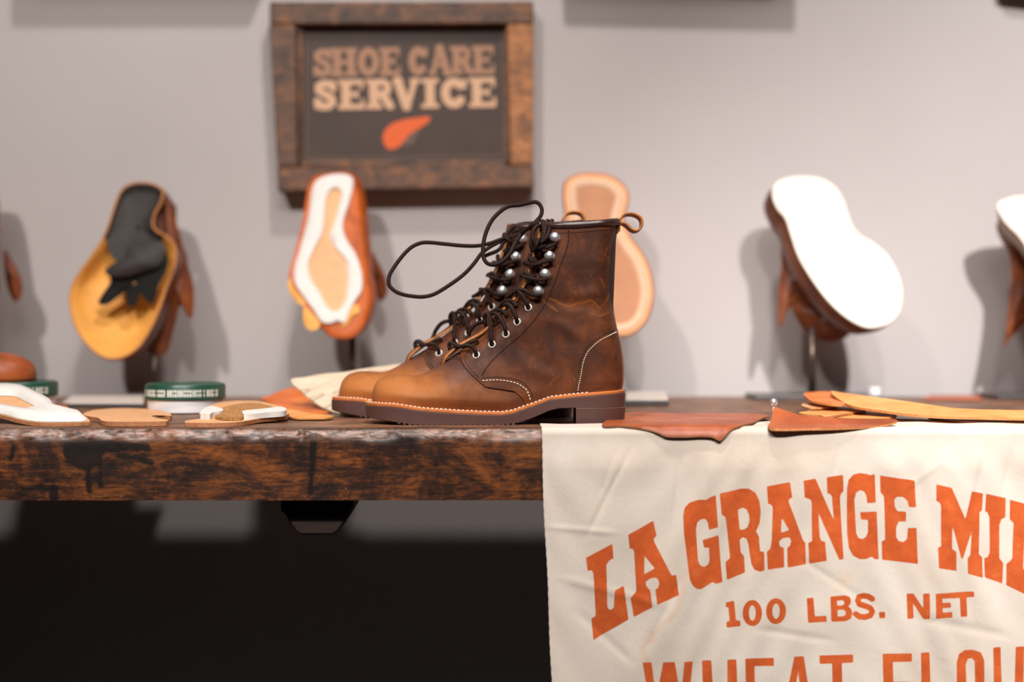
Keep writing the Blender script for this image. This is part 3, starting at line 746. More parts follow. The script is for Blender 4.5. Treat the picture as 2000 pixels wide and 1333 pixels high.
for (a, c, d, e, w_, am) in [(1235, 870, 1150, 1040, 6, .0016), (1200, 880, 1175, 960, 5, .0012), (1330, 890, 1310, 1050, 7, .0014), (1075, 1030, 1200, 1040, 6, -.0012), (1640, 850, 1630, 925, 6, .0014), (1330, 1130, 1260, 1270, 8, .0015),
                             (1930, 860, 1900, 1000, 9, .0022), (1985, 850, 1960, 960, 7, .0016), (1100, 1130, 1290, 1180, 9, -.0014), (1560, 1090, 1700, 1180, 8, .0012), (1800, 1210, 1960, 1240, 10, .0014), (1130, 1200, 1230, 1290, 9, .0014), (1480, 1230, 1620, 1250, 8, .0012), (1840, 900, 1760, 960, 7, -.001)]:
    CRS.append((cx_(a), cz_(c), cx_(d), cz_(e), w_*cloth_front/F, am))
for r in range(nzc):
    t = Lc[r]
    if t < 0:
        depth = np.interp(1000+ux*0, [0, 1], [0, 1])
    zz = 0
    xl = cx_(1057) if t <= 0 else np.interp(t, [0, .3, .75, 1], [cx_(1057), cx_(1064), cx_(1078), cx_(1085)])
    xl += .0005*math.sin(r*.06)+.0002*math.sin(r*.9)
    X = xl+(x_r-xl)*ux; pxs = 1000+X*F/1.5
    if t < 0:
        bk = np.interp(pxs, [1200, 1235, 1500, 2000], [.052, .09, .10, .14])
        y = 1.500+bk*(-t)**1.0+.004*np.sin(20*X)*(-t); z = TT+.0014+.0006*np.sin(60*X+12*t)*1+0*X
        z = z+np.interp(pxs, [1400, 1600, 2000], [0, .0, .0015])*(1-(-t))
    else:
        s = t*(drop+.012)
        if s < .012:
            a = s/.012*math.pi/2; y = 1.4995-.0065*math.sin(a)+0*X; z = TT+.0014-.0075*(1-math.cos(a))+0*X
        else:
            z = TT-.0061-(s-.012)+0*X; k = smooth01(np.array(s), .012, .05)
            y = 1.493-.0016*k+wr(X, z)*k-.002*k
    Xg[r] = X; Yg[r] = y; Zg[r] = z
# ink: polygons read in photograph pixels
def a4(l): return [(cx_(1050+x/2.65), cz_(830+y/2.65)) for x, y in l]
def a5(l): return [(cx_(1500+x/2.65), cz_(830+y/2.65)) for x, y in l]
POLY = [
 (a4([(250,688),(385,614),(392,690),(372,700),(355,722),(360,940),(368,955),(385,955),(394,940),(397,857),(445,832),(470,1008),(288,1116),(278,1003),(298,992),(300,975),(288,770),(280,752),(258,755)]), []),
 (a4([(467,567),(598,496),(615,575),(600,590),(602,605),(690,775),(700,780),(715,772),(730,880),(617,930),(607,850),(620,842),(628,820),(620,795),(605,788),(575,797),(558,812),(560,830),(575,850),(582,855),(592,943),(497,996),(480,893),(505,868),(510,850),(498,655),(490,640),(475,640)]), [a4([(553,680),(605,742),(550,772)])]),
 (a4([(890,375),(920,363),(932,530),(885,545),(880,505),(868,488),(845,488),(825,505),(818,540),(828,700),(838,725),(860,735),(882,722),(888,700),(885,635),(860,637),(852,597),(935,570),(957,815),(925,825),(905,815),(880,830),(845,850),(820,848),(800,830),(785,800),(755,560),(752,470),(760,430),(785,403),(830,388),(870,388)]), []),
 (a4([(940,355),(1050,330),(1090,330),(1125,350),(1145,390),(1153,450),(1148,510),(1130,550),(1145,580),(1150,655),(1170,655),(1173,752),(1150,760),(1120,750),(1105,720),(1090,620),(1080,590),(1060,582),(1045,595),(1050,660),(1068,680),(1073,765),(980,805),(972,712),(995,690),(993,660),(975,510),(968,475),(950,465)]), [a4([(1036,440),(1060,430),(1080,437),(1093,465),(1095,500),(1085,530),(1065,543),(1045,542)])]),
 (a5([(-9,655),(-4,750),(80,735),(78,637),(57,625),(52,603),(70,585),(105,580),(116,597),(110,622),(95,636),(97,737),(193,720),(190,608),(180,600),(104,400),(105,385),(122,375),(112,296),(-9,318),(-3,408),(12,412),(22,425),(15,600),(8,640)]), [a5([(67,480),(104,543),(62,557)])]),
 (a5([(180,288),(242,278),(340,495),(330,375),(322,360),(305,355),(302,272),(387,259),(390,345),(378,355),(372,375),(388,695),(365,698),(258,455),(265,580),(272,600),(292,603),(300,703),(210,718),(205,610),(225,600),(222,400),(215,385),(185,375)]), []),
 (a5([(525,262),(552,255),(555,403),(510,405),(507,370),(495,345),(475,338),(455,350),(445,385),(455,560),(465,585),(485,592),(505,580),(515,555),(515,492),(478,490),(475,452),(560,448),(572,697),(548,695),(535,682),(505,695),(470,695),(435,675),(415,635),(408,560),(407,330),(415,285),(440,258),(475,250),(510,255)]), []),
 (a5([(578,262),(755,288),(762,427),(725,425),(718,395),(695,372),(665,372),(652,385),(655,425),(668,447),(712,450),(712,500),(675,502),(662,530),(662,580),(675,603),(700,607),(718,590),(722,535),(765,532),(773,720),(590,700),(587,605),(605,595),(598,370),(580,350)]), []),
 (a5([(865,307),(945,325),(1015,487),(1050,345),(1112,355),(1106,440),(1092,455),(1088,670),(1106,685),(1108,792),(1027,768),(1025,688),(1040,672),(1050,548),(1000,690),(992,690),(945,518),(945,640),(967,655),(970,755),(877,740),(873,632),(890,628),(888,415),(880,400),(865,393)]), []),
 (a5([(1127,357),(1230,380),(1228,480),(1208,490),(1198,520),(1195,690),(1215,715),(1210,822),(1118,790),(1117,690),(1135,685),(1145,660),(1145,480),(1135,455),(1122,450)]), []),
 (a5([(1252,388),(1360,418),(1358,510),(1340,520),(1328,560),(1318,740),(1326,758),(1345,762),(1358,740),(1368,670),(1410,690),(1395,910),(1230,830),(1230,720),(1250,705),(1262,690),(1270,510),(1250,490)]), []),
 (a5([(1440,450),(1550,500),(1545,590),(1525,600),(1500,800),(1530,840),(1560,760),(1600,780),(1570,1010),(1420,920),(1425,820),(1450,800),(1460,560),(1438,540)]), []),
 # 100 LBS. NET
 (a4([(975,922),(1018,912),(1026,1012),(1048,1015),(1050,1043),(978,1051),(977,1022),(994,1016),(988,944),(974,948)]), []),
 (a5([(197,897),(232,893),(238,988),(297,985),(299,1017),(203,1022)]), []),
 (a5([(575,971),(606,970),(608,1002),(577,1004)]), []),
 (a5([(718,875),(752,873),(800,950),(798,872),(832,870),(834,1004),(802,1006),(750,925),(753,1003),(720,1006)]), []),
 (a5([(862,872),(948,866),(950,894),(896,898),(897,920),(940,917),(941,944),(898,947),(899,971),(948,966),(950,996),(864,1003)]), []),
 (a5([(945,866),(1060,860),(1062,889),(1023,892),(1027,991),(992,994),(987,894),(947,897)]), []),
 (a5([(318,886),(390,880),(418,888),(426,912),(418,930),(408,938),(424,948),(432,972),(424,1000),(396,1013),(322,1016)]), [a5([(352,908),(380,905),(390,914),(388,926),(376,932),(353,933)]), a5([(354,955),(384,953),(396,963),(396,978),(384,987),(355,989)])]),
 # WHEAT FLOUR
 (a4([(542,1228),(588,1226),(612,1420),(648,1226),(708,1224),(740,1420),(756,1224),(802,1222),(770,1530),(716,1530),(680,1330),(640,1530),(590,1530)]), []),
 (a4([(850,1220),(898,1218),(905,1345),(980,1342),(980,1216),(1028,1214),(1034,1525),(986,1525),(984,1388),(905,1390),(908,1528),(858,1528)]), []),
 (a4([(1073,1210),(1222,1206),(1222,1248),(1122,1250),(1124,1340),(1200,1338),(1200,1380),(1125,1382),(1128,1480),(1226,1478),(1226,1522),(1080,1524)]), []),
 (a5([(135,1200),(183,1196),(230,1520),(180,1520),(170,1450),(128,1450),(118,1522),(72,1522)]), [a5([(156,1270),(166,1405),(134,1405)])]),
 (a5([(262,1190),(437,1187),(437,1229),(378,1231),(384,1518),(332,1518),(326,1232),(262,1234)]), []),
 (a5([(592,1186),(742,1182),(742,1225),(644,1228),(646,1330),(725,1328),(725,1370),(647,1372),(650,1515),(600,1515)]), []),
 (a5([(788,1180),(834,1177),(842,1468),(930,1464),(930,1508),(795,1512)]), []),
 (a5([(972,1230),(985,1185),(1015,1165),(1055,1162),(1095,1175),(1112,1215),(1116,1440),(1100,1490),(1060,1508),(1020,1508),(988,1490),(975,1450)]), [a5([(1020,1240),(1030,1212),(1050,1205),(1065,1222),(1068,1440),(1055,1462),(1035,1462),(1024,1445)])]),
 (a5([(1158,1150),(1196,1146),(1204,1430),(1220,1456),(1250,1458),(1270,1430),(1276,1148),(1322,1145),(1318,1450),(1290,1495),(1230,1505),(1175,1490),(1162,1440)]), []),
]
ink = np.full(Xg.shape, .03); hang = Lc > .03
XX = Xg[hang]; ZZ = Zg[hang]; res = np.full(XX.shape, .03)
def apply_poly(fn, poly, pad=.006):
    p = np.asarray(poly); m_ = (XX > p[:, 0].min()-pad) & (XX < p[:, 0].max()+pad) & (ZZ > p[:, 1].min()-pad) & (ZZ < p[:, 1].max()+pad)
    if m_.any(): res[m_] = np.minimum(res[m_], fn(XX[m_], ZZ[m_]))
for outer, holes in POLY:
    def fn(x, z, outer=outer, holes=holes):
        d = sdf_poly(x, z, outer)
        for h in holes: d = np.maximum(d, -sdf_poly(x, z, h))
        return d
    apply_poly(fn, outer)
def ell(cx0, cy0, rx, ry, t, conv):
    out = conv([(cx0+rx*math.cos(a), cy0+ry*math.sin(a)) for a in np.linspace(0, 2*math.pi, 40, endpoint=False)])
    inn = conv([(cx0+(rx-t)*math.cos(a), cy0+(ry-t*.85)*math.sin(a)) for a in np.linspace(0, 2*math.pi, 40, endpoint=False)])
    apply_poly(lambda x, z: np.maximum(sdf_poly(x, z, out), -sdf_poly(x, z, inn)), out)
ell(1110, 974, 50, 68, 33, a4); ell(1232, 964, 52, 68, 33, a4)
sl = a5([(540,903),(520,890),(495,886),(470,892),(462,910),(470,928),(500,938),(530,950),(540,968),(530,988),(500,996),(470,992),(450,978)])
apply_poly(lambda x, z: sdf_line(x, z, sl, 15/2.65*cloth_front/F), sl, .01)
ink[hang] = res
tea = np.full(Xg.shape, .05)
tl_ = a4([(765,760),(745,870),(720,960),(650,1030),(600,1070),(590,1110),(540,1140),(560,1200),(575,1260)])
tea[hang] = sdf_line(XX, ZZ, tl_, .0012)
cl = mk('flour_sack', np.stack([Xg, Yg, Zg], -1).reshape(-1, 3), gridf(nzc, nxc), MAT['cloth'], None, True, attr={'ink': ink.ravel(), 'tea': tea.ravel()})
md = cl.modifiers.new('thickness', 'SOLIDIFY'); md.thickness = .0009; md.offset = 0
tag(cl, 'cream cotton flour sack with orange arched lettering hanging over the table front', 'cloth')

# ------------------------------------------------------------------ sheets, slabs (on tilted or bent surfaces)
def hit(px, py, prof):
    """point on the bent sheet z(D) (relative to the table top) seen at a pixel of the photograph"""
    Dp = np.array([q[0] for q in prof]); Zp = np.array([q[1] for q in prof]); Ds = np.linspace(Dp[0]-.15, Dp[-1]+.4, 1600)
    s0 = (Zp[1]-Zp[0])/(Dp[1]-Dp[0]); s1 = (Zp[-1]-Zp[-2])/(Dp[-1]-Dp[-2])
    zz = np.interp(Ds, Dp, Zp); zz = np.where(Ds < Dp[0], Zp[0]+(Ds-Dp[0])*s0, zz); zz = np.where(Ds > Dp[-1], Zp[-1]+(Ds-Dp[-1])*s1, zz)
    f = (.107-(py-HY)*Ds/F)-zz; k = np.where(f[:-1]*f[1:] <= 0)[0]
    if len(k) == 0: D = Ds[np.argmin(np.abs(f))]
    else: i = k[0]; D = Ds[i]+(Ds[i+1]-Ds[i])*f[i]/(f[i]-f[i+1])
    return P(px, py, D)
def sheet(name, outline, prof, th, mats, parent=None, n=110, crumple=0, rings=14, smoothc=True, thing_args=None, edge=True):
    """leather sheet: fan of rings from outline to its middle, bent to the profile, with thickness"""
    o = catmull(outline, n, True) if smoothc else np.array([np.array(outline[i])*(1-t)+np.array(outline[(i+1) % len(outline)])*t for i in range(len(outline)) for t in np.linspace(0, 1, max(2, n//len(outline)), endpoint=False)])
    n = len(o); W3 = np.array([hit(a, c, prof) for a, c in o])
    c2 = W3[:, :2].mean(0)
    Dp = np.array([q[0] for q in prof]); Zp = np.array([q[1] for q in prof])
    V = []
    for r in np.linspace(1, 0.02, rings):
        for i in range(n):
            x, y = c2+(W3[i, :2]-c2)*r
            z = TT+np.interp(y, Dp, Zp) if Dp[0] <= y <= Dp[-1] else None
            if z is None: z = W3[i, 2] if r > .98 else TT+np.interp(y, Dp, Zp)+(0 if Dp[0] < y else 0)
            if r > .98: z = W3[i, 2]
            if crumple: z += crumple*(math.sin(90*x+40*y)*.5+math.sin(170*x-120*y+1)*.4+math.sin(60*y+30*x+.5)*.6)*(1 if r < .98 else .5)
            V.append((x, y, z))
    V = np.array(V); f = gridf(rings, n, True, flip=True)+[tuple((rings-1)*n+i for i in range(n))]
    B = V[:n].copy(); B[:, 2] -= th; k = len(V); Vb = V.copy(); Vb[:, 2] -= th
    V = np.concatenate([V, Vb]); f2 = [tuple(k+a for a in g)[::-1] for g in f]
    e = [(i, (i+1) % n, k+(i+1) % n, k+i) for i in range(n)]
    mats = mats if isinstance(mats, (list, tuple)) else [mats]
    mi = [0]*(len(f)+len(f2))+[min(1, len(mats)-1)]*len(e)
    ob = mk(name, V, f+f2+e, mats, parent, True, mi); sharp(ob, 50)
    return ob
def ringslab(name, outer, inner, prof, th, m, parent, n=120):
    a = catmull(outer, n, True); b_ = catmull(inner, n, True)
    # match starts by nearest angle
    ca = a.mean(0); k = int(np.argmin(np.linalg.norm(b_-a[0], axis=1))); b_ = np.roll(b_, -k, axis=0)
    A3 = np.array([hit(x, y, prof) for x, y in a]); B3 = np.array([hit(x, y, prof) for x, y in b_])
    up = np.array([0, 0, th]); m1 = A3*.88+B3*.12; m2 = A3*.12+B3*.88
    V = np.concatenate([A3, m1+up, (m1+m2)/2+up*1.1, m2+up, B3]); return mk(name, V, gridf(5, n, True, flip=True), m, parent, True)

def fl(z=.0035): return [(1.4, z), (2.6, z)]
def z8(l): return [(x/6.667, 680+y/6.667) for x, y in l]
def z5(l): return [(x/3.333, 680+y/3.333) for x, y in l]
def z6(l): return [(500+x/7.69, 700+y/7.69) for x, y in l]
def zr(l): return [(1150+x/2.353, 740+y/2.353) for x, y in l]
# insole with white rib, far left
t = thing('shoe_insole', P(60, 830, 1.6)[:2]+(TT,), 'tan leather insole with thick white rib, at the left end of the table', 'insole')
pf = [(1.50, .0035), (1.54, .0045), (1.75, .033), (1.9, .045)]
sheet('base', z8([(0, 505), (200, 515), (330, 548), (480, 620), (620, 690), (705, 745), (700, 795), (800, 830), (950, 855), (1090, 880), (1163, 940), (1150, 962), (900, 975), (500, 972), (250, 935), (0, 870), (-250, 850), (-400, 700), (-250, 540)]), pf, .004, [MAT['insole'], MAT['insole_edge']], t, 140)
pf2 = [(a, c+.0006) for a, c in pf]
ringslab('white_rib', z8([(0, 508), (200, 518), (330, 550), (480, 625), (620, 692), (700, 748), (690, 790), (820, 835), (960, 862), (1085, 888), (1125, 920), (1105, 950), (900, 962), (500, 958), (250, 922), (0, 855), (-250, 830), (-380, 700), (-240, 545)]),
         z8([(-100, 625), (0, 622), (120, 625), (220, 642), (330, 700), (450, 765), (400, 800), (340, 815), (300, 828), (250, 830), (180, 818), (100, 800), (0, 780), (-150, 755), (-240, 700)]), pf2, .006, MAT['rib'], t)
# flat piece
o = sheet('sole_leather', z5([(540, 432), (580, 412), (650, 400), (800, 392), (960, 398), (1060, 412), (1112, 430), (1110, 442), (1040, 440), (990, 442), (1010, 455), (1088, 468), (1085, 478), (900, 481), (720, 480), (660, 472), (640, 456), (580, 446)]), fl(.0055), .005, [MAT['insole'], MAT['insole_edge']], None, 150)
tag(o, 'plain pale tan sole-leather cutting lying flat between the two white-ribbed insoles', 'leather piece')
# cork insole
t = thing('shoe_insole', P(460, 825, 1.6)[:2]+(TT,), 'tan insole with cork filling and broken white rib, left of the boots', 'insole')
pf = [(1.50, .004), (1.56, .0055), (1.80, .016), (1.95, .02)]
sheet('base', z5([(1205, 475), (1280, 465), (1340, 460), (1300, 438), (1310, 405), (1400, 362), (1520, 345), (1680, 347), (1790, 370), (1850, 390), (1872, 435), (1700, 458), (1560, 482), (1400, 489), (1205, 486)]), pf, .0045, [MAT['insole'], MAT['insole_edge']], t, 140)
sheet('cork_filling', z5([(1420, 425), (1440, 395), (1500, 372), (1600, 358), (1700, 362), (1780, 385), (1760, 405), (1600, 425), (1570, 452), (1450, 452), (1400, 442)]), [(a, c+.0035) for a, c in pf], .003, MAT['cork'], t, 90, .0006)
sheet('white_rib', z5([(1585, 408), (1700, 396), (1835, 383), (1858, 408), (1740, 420), (1600, 432), (1582, 424)]), [(a, c+.006) for a, c in pf], .006, MAT['rib'], t, 90)
sheet('white_rib', z5([(1300, 425), (1320, 398), (1380, 378), (1450, 398), (1440, 412), (1385, 420), (1365, 432), (1325, 430)]), [(a, c+.006) for a, c in pf], .006, MAT['rib'], t, 90)
# tubs with green lids
def tub(px, D, label):
    c = P(px, 0, D); r = 77.5*1.78/F; t = thing('polish_tub', (c[0], c[1], TT), label, 'tub', 'green-lidded polish tubs')
    V, f = revolve((c[0], c[1], TT), (0, 0, 1), [(r*.86, .0002), (r*.93, .002), (r*.94, .017), (r*.9, .018)], 64); sharp(mk('body', V, f, MAT['tub'], t))
    V, f = revolve((c[0], c[1], TT), (0, 0, 1), [(r*.95, .0175), (r, .018), (r, .034), (r*.97, .0365), (r*.9, .0372), (r*.88, .036), (.001, .036)], 64); l_ = sharp(mk('lid', V, f, MAT['green'], t))
    b = MB(); rnd = random.Random(5)
    a = -2.75
    while a < -.45:
        wd = rnd.uniform(.025, .05)
        for (z0, z1) in ((.0215, .0255), (.027, .030)) if rnd.random() < .5 else ((.0215, .030),):
            q = [(c[0]+(r+.0003)*math.cos(u), c[1]+(r+.0003)*math.sin(u)) for u in (a, a+wd)]
            b.add([(q[0][0], q[0][1], TT+z0), (q[1][0], q[1][1], TT+z0), (q[1][0], q[1][1], TT+z1), (q[0][0], q[0][1], TT+z1)], [(0, 1, 2, 3)])
        a += wd+rnd.choice((.02, .02, .06))
    b.build('white_print', MAT['print'], l_, False)
    return t
tub(362, 1.79, 'green-lidded white tub standing between the flat pad and the cork insole')
tub(36, 1.86, 'green-lidded tub at the far left, behind the white-ribbed insole, under a brown toe piece')
# brown toe piece on left tub
def superell(c, rx, ry, rz, zf=-1, e=2.4, nu=48, nv=24):
    V = []
    for j in range(nv+1):
        ph = -math.pi/2+math.pi*j/nv
        for i in range(nu):
            th = 2*math.pi*i/nu
            def pw(v, p): return math.copysign(abs(v)**p, v)
            p = 2/e; V.append((c[0]+rx*pw(math.cos(ph), p)*pw(math.cos(th), p), c[1]+ry*pw(math.cos(ph), p)*pw(math.sin(th), p), max(c[2]+rz*pw(math.sin(ph), p), zf)))
    return V, gridf(nv+1, nu, True)
c = P(8, 752, 1.86); zt = TT+.0375
t = thing('toe_piece', (c[0], c[1], zt), 'rounded brown leather shoe toe resting on the far-left green tub', 'shoe piece')
V, f = superell((c[0]-.02, c[1], zt+.004), .060, .04, .0335, zt, 2.5); mk('toe_shell', V, f, MAT['toe_lea'], t)
V, f = superell((c[0]-.085, c[1]+.005, zt+.004), .05, .036, .026, zt, 2.2); mk('vamp_stub', V, f, MAT['brown_up'], t)
# flat pad, metal tins, scraps at the back
def slabbox(name, pts_px, z0, z1, mats, label, cat, Dn=None):
    lo = [hit(a, c, fl(z1)) for a, c in pts_px]; n = len(lo)
    V = [(x, y, TT+z0) for x, y, z in lo]+[(x, y, TT+z1) for x, y, z in lo]
    f = [tuple(range(n-1, -1, -1)), tuple(range(n, 2*n))]+[(i, (i+1) % n, n+(i+1) % n, n+i) for i in range(n)]
    o = mk(name, V, f, mats, None, False, [0, 1]+[0]*n); bv = o.modifiers.new('bevel', 'BEVEL'); bv.width = .0012; bv.segments = 2
    return tag(o, label, cat)
slabbox('sharpening_pad', [(118, 788), (281, 788), (281, 773), (140, 773)], .0005, .0065, [MAT['plate'], MAT['pale']], 'thin flat pad with pale top and dark edge beside the green-lidded tub', 'pad')
slabbox('metal_plate', [(1222, 781), (1306, 781), (1300, 766), (1222, 766)], .0005, .009, [MAT['plate'], MAT['pale']], 'small pale flat tin behind the heel of the front boot', 'tin')
slabbox('leather_strip', [(1800, 779), (1916, 779), (1916, 772), (1815, 772)], .0005, .0035, [MAT['redlea'], MAT['redlea']], 'narrow red-brown leather strip at the table back, left of the wedge-soled shoe stand', 'leather piece')
o = sheet('leather_scrap', [(107, 794), (120, 791), (131, 794), (129, 799), (110, 800)], fl(.004), .003, MAT['orlea'], None, 30, rings=4)
tag(o, 'tiny orange leather scrap in front of the flat pad', 'leather piece')
c = P(1708, 770, 2.12); V, f = revolve((c[0], c[1], TT), (0, 0, 1), [(.008, .0003), (.0095, .001), (.0095, .017), (.008, .018), (.001, .018)], 32)
o = sharp(mk('eyelet_pot', V, f, MAT['tub'], None)); tag(o, 'tiny white pot at the table back, right of the white-soled shoe stand', 'pot')
# orange and yellow folded scraps left of the cream piece
o = sheet('leather_scrap', z6([(70, 600), (200, 560), (350, 500), (540, 440), (800, 470), (1000, 600), (1120, 800), (820, 815), (650, 800), (500, 765), (300, 710), (150, 640)]), [(1.80, .0035), (1.86, .007), (2.0, .024), (2.1, .036)], .002, MAT['orlea'], None, 90, .0010)
tag(o, 'orange leather offcut peeking out from behind the cream leather piece', 'leather piece')
o = sheet('leather_scrap', z6([(420, 765), (650, 790), (830, 825), (1160, 865), (1050, 893), (800, 895), (600, 893), (470, 860)]), [(1.60, .003), (1.70, .005), (1.8, .009)], .002, MAT['tanlea'], None, 80, .0004)
tag(o, 'golden yellow leather offcut lying under the orange one', 'leather piece')
# cream leather
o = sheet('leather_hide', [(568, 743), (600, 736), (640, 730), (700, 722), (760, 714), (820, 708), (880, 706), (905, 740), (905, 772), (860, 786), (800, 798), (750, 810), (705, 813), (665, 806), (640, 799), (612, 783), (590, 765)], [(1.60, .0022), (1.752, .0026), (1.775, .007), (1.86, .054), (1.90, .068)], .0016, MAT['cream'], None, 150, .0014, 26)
tag(o, 'cream crumpled leather piece propped up behind the boot toes', 'leather piece')
# red brown leather over the cloth
pf = [(1.4850, -.034), (1.4868, -.012), (1.4895, -.002), (1.4945, .0038), (1.51, .0050), (1.56, .0048), (1.9, .0042)]
o = sheet('leather_hide', zr([(168, 158), (400, 158), (620, 160), (760, 160), (830, 172), (805, 178), (760, 198), (700, 215), (655, 232), (625, 262), (602, 280), (570, 266), (520, 262), (440, 264), (360, 262), (320, 246), (270, 232), (160, 216), (60, 212)]), pf, .0018, [MAT['redlea'], MAT['raw2']], None, 170, .0004, 30)
tag(o, 'large red-brown leather piece beside the boot heel, its corner drooping over the sack', 'leather piece')
o = sheet('leather_scrap', zr([(833, 230), (838, 190), (846, 150), (852, 131), (864, 133), (900, 150), (960, 165), (1100, 178), (1250, 184), (1400, 186), (1412, 198), (1350, 214), (1200, 226), (1000, 230)]), [(1.494, .0026), (1.506, .0048), (1.53, .014), (1.56, .030)], .002, [MAT['redlea'], MAT['raw']], None, 130, .0003)
tag(o, 'triangular red-brown leather scrap with upturned left tip beside the nail', 'leather piece')
# nail
c = P(1511, 786, 1.548); b = MB()
t = thing('shoe_nail', (c[0], c[1], TT+.0045), 'round-headed silver nail standing upright at the tip of the triangular scrap', 'nail')
V, f = revolve((c[0], c[1], TT+.0045), (0, 0, 1), [(.0006, 0), (.0013, .002), (.0013, c[2]-TT-.0045)], 14); mk('shank', V, f, MAT['pale'], t)
V, f = revolve(c, (0, 0, 1), [(.0005, -.0042), (.0028, -.0036), (.0041, -.0015), (.0042, .001), (.003, .0032), (.0012, .004), (.0003, .0041)], 24); mk('head', V, f, MAT['chrome'], t)
# golden pile
def lp_(l, prof, th, m, label, cr=.0003, n=110):
    o = sheet('leather_offcut', zr(l), prof, th, m, None, n, cr); tag(o, label, 'leather piece', 'golden leather offcuts'); return o
lp_([(1140, 152), (1270, 148), (1400, 160), (1402, 176), (1300, 183), (1140, 178)], [(1.55, .006), (1.75, .0065)], .0022, [MAT['tanlea'], MAT['raw']], 'small pale golden offcut at the bottom front of the golden leather pile')
lp_([(965, 158), (1050, 140), (1180, 120), (1275, 143), (1180, 160), (1090, 174), (1060, 168)], [(1.60, .009), (1.9, .0095)], .0022, [MAT['tanlea'], MAT['raw']], 'pointed golden offcut reaching left from under the pile')
lp_([(980, 118), (1060, 108), (1135, 120), (1120, 130), (1010, 132)], [(1.6, .0125), (2.0, .013)], .002, [MAT['insole'], MAT['raw']], 'pale blunt offcut tip in the middle of the golden pile')
lp_([(988, 68), (1050, 60), (1120, 64), (1185, 112), (1120, 118), (1030, 104), (1005, 90)], [(1.70, .019), (1.95, .030)], .0022, [MAT['orlea'], MAT['raw']], 'amber offcut at the top left of the golden pile')
lp_([(1110, 60), (1180, 68), (1290, 90), (1400, 110), (1700, 136), (2000, 146), (2350, 150), (2400, 180), (2000, 182), (1700, 176), (1500, 166), (1300, 141), (1190, 118)], [(1.555, .0095), (1.64, .0165), (1.80, .030), (1.9, .033)], .0026, [MAT['tanlea'], MAT['raw']], 'longest golden tan leather panel on top of the pile, running off the right side', n=150)
lp_([(1560, 176), (1700, 172), (2000, 172), (2300, 172), (2300, 196), (1800, 198), (1640, 190)], [(1.50, .0035), (1.6, .0045), (1.7, .005)], .0018, [MAT['toe_lea'], MAT['raw2']], 'dark brown leather piece at the very bottom of the golden pile')

# ------------------------------------------------------------------ framed sign
FD = WALL-.052
sign = thing('framed_sign', P(785, 200, WALL-.02), 'weathered wood framed dark sign lettered in cream on the grey wall', 'sign')
def rail(name, quad, mat, d0=FD, d1=WALL-.001):
    b = MB(); q = [(P(a, c, FD)[0], P(a, c, FD)[2]) for a, c in quad]
    V = [(x, d0, z) for x, z in q]+[(x, d1, z) for x, z in q]
    b.add(V, [(0, 1, 2, 3), (7, 6, 5, 4), (0, 4, 5, 1), (1, 5, 6, 2), (2, 6, 7, 3), (3, 7, 4, 0)])
    return b.build(name, mat, sign, True, .003)
rail('frame_rail', [(526, 3), (526, 47.5), (1042, 46.5), (1042, 2)], MAT['frame'])
rail('frame_rail', [(540, 326), (543, 374), (1044, 366), (1041, 323)], MAT['frame'])
rail('frame_rail', [(526, 47.8), (541, 325.8), (583, 326), (577, 47.6)], MAT['frame'])
rail('frame_rail', [(991, 46.7), (996, 322.8), (1041, 322.8), (1042, 46.3)], MAT['frame_tan'])
PD = WALL-.03
gx = np.linspace(*(P(a, 0, PD)[0] for a in (572, 1002)), 460); gz = np.linspace(*(P(0, a, PD)[2] for a in (40, 332)), 320)
GX, GZ = np.meshgrid(gx, gz); Yc = np.full(GX.shape, PD)
pX = 1000+GX*F/PD; pY = 640-(GZ-ZC)*F/PD; sc_ = PD/F
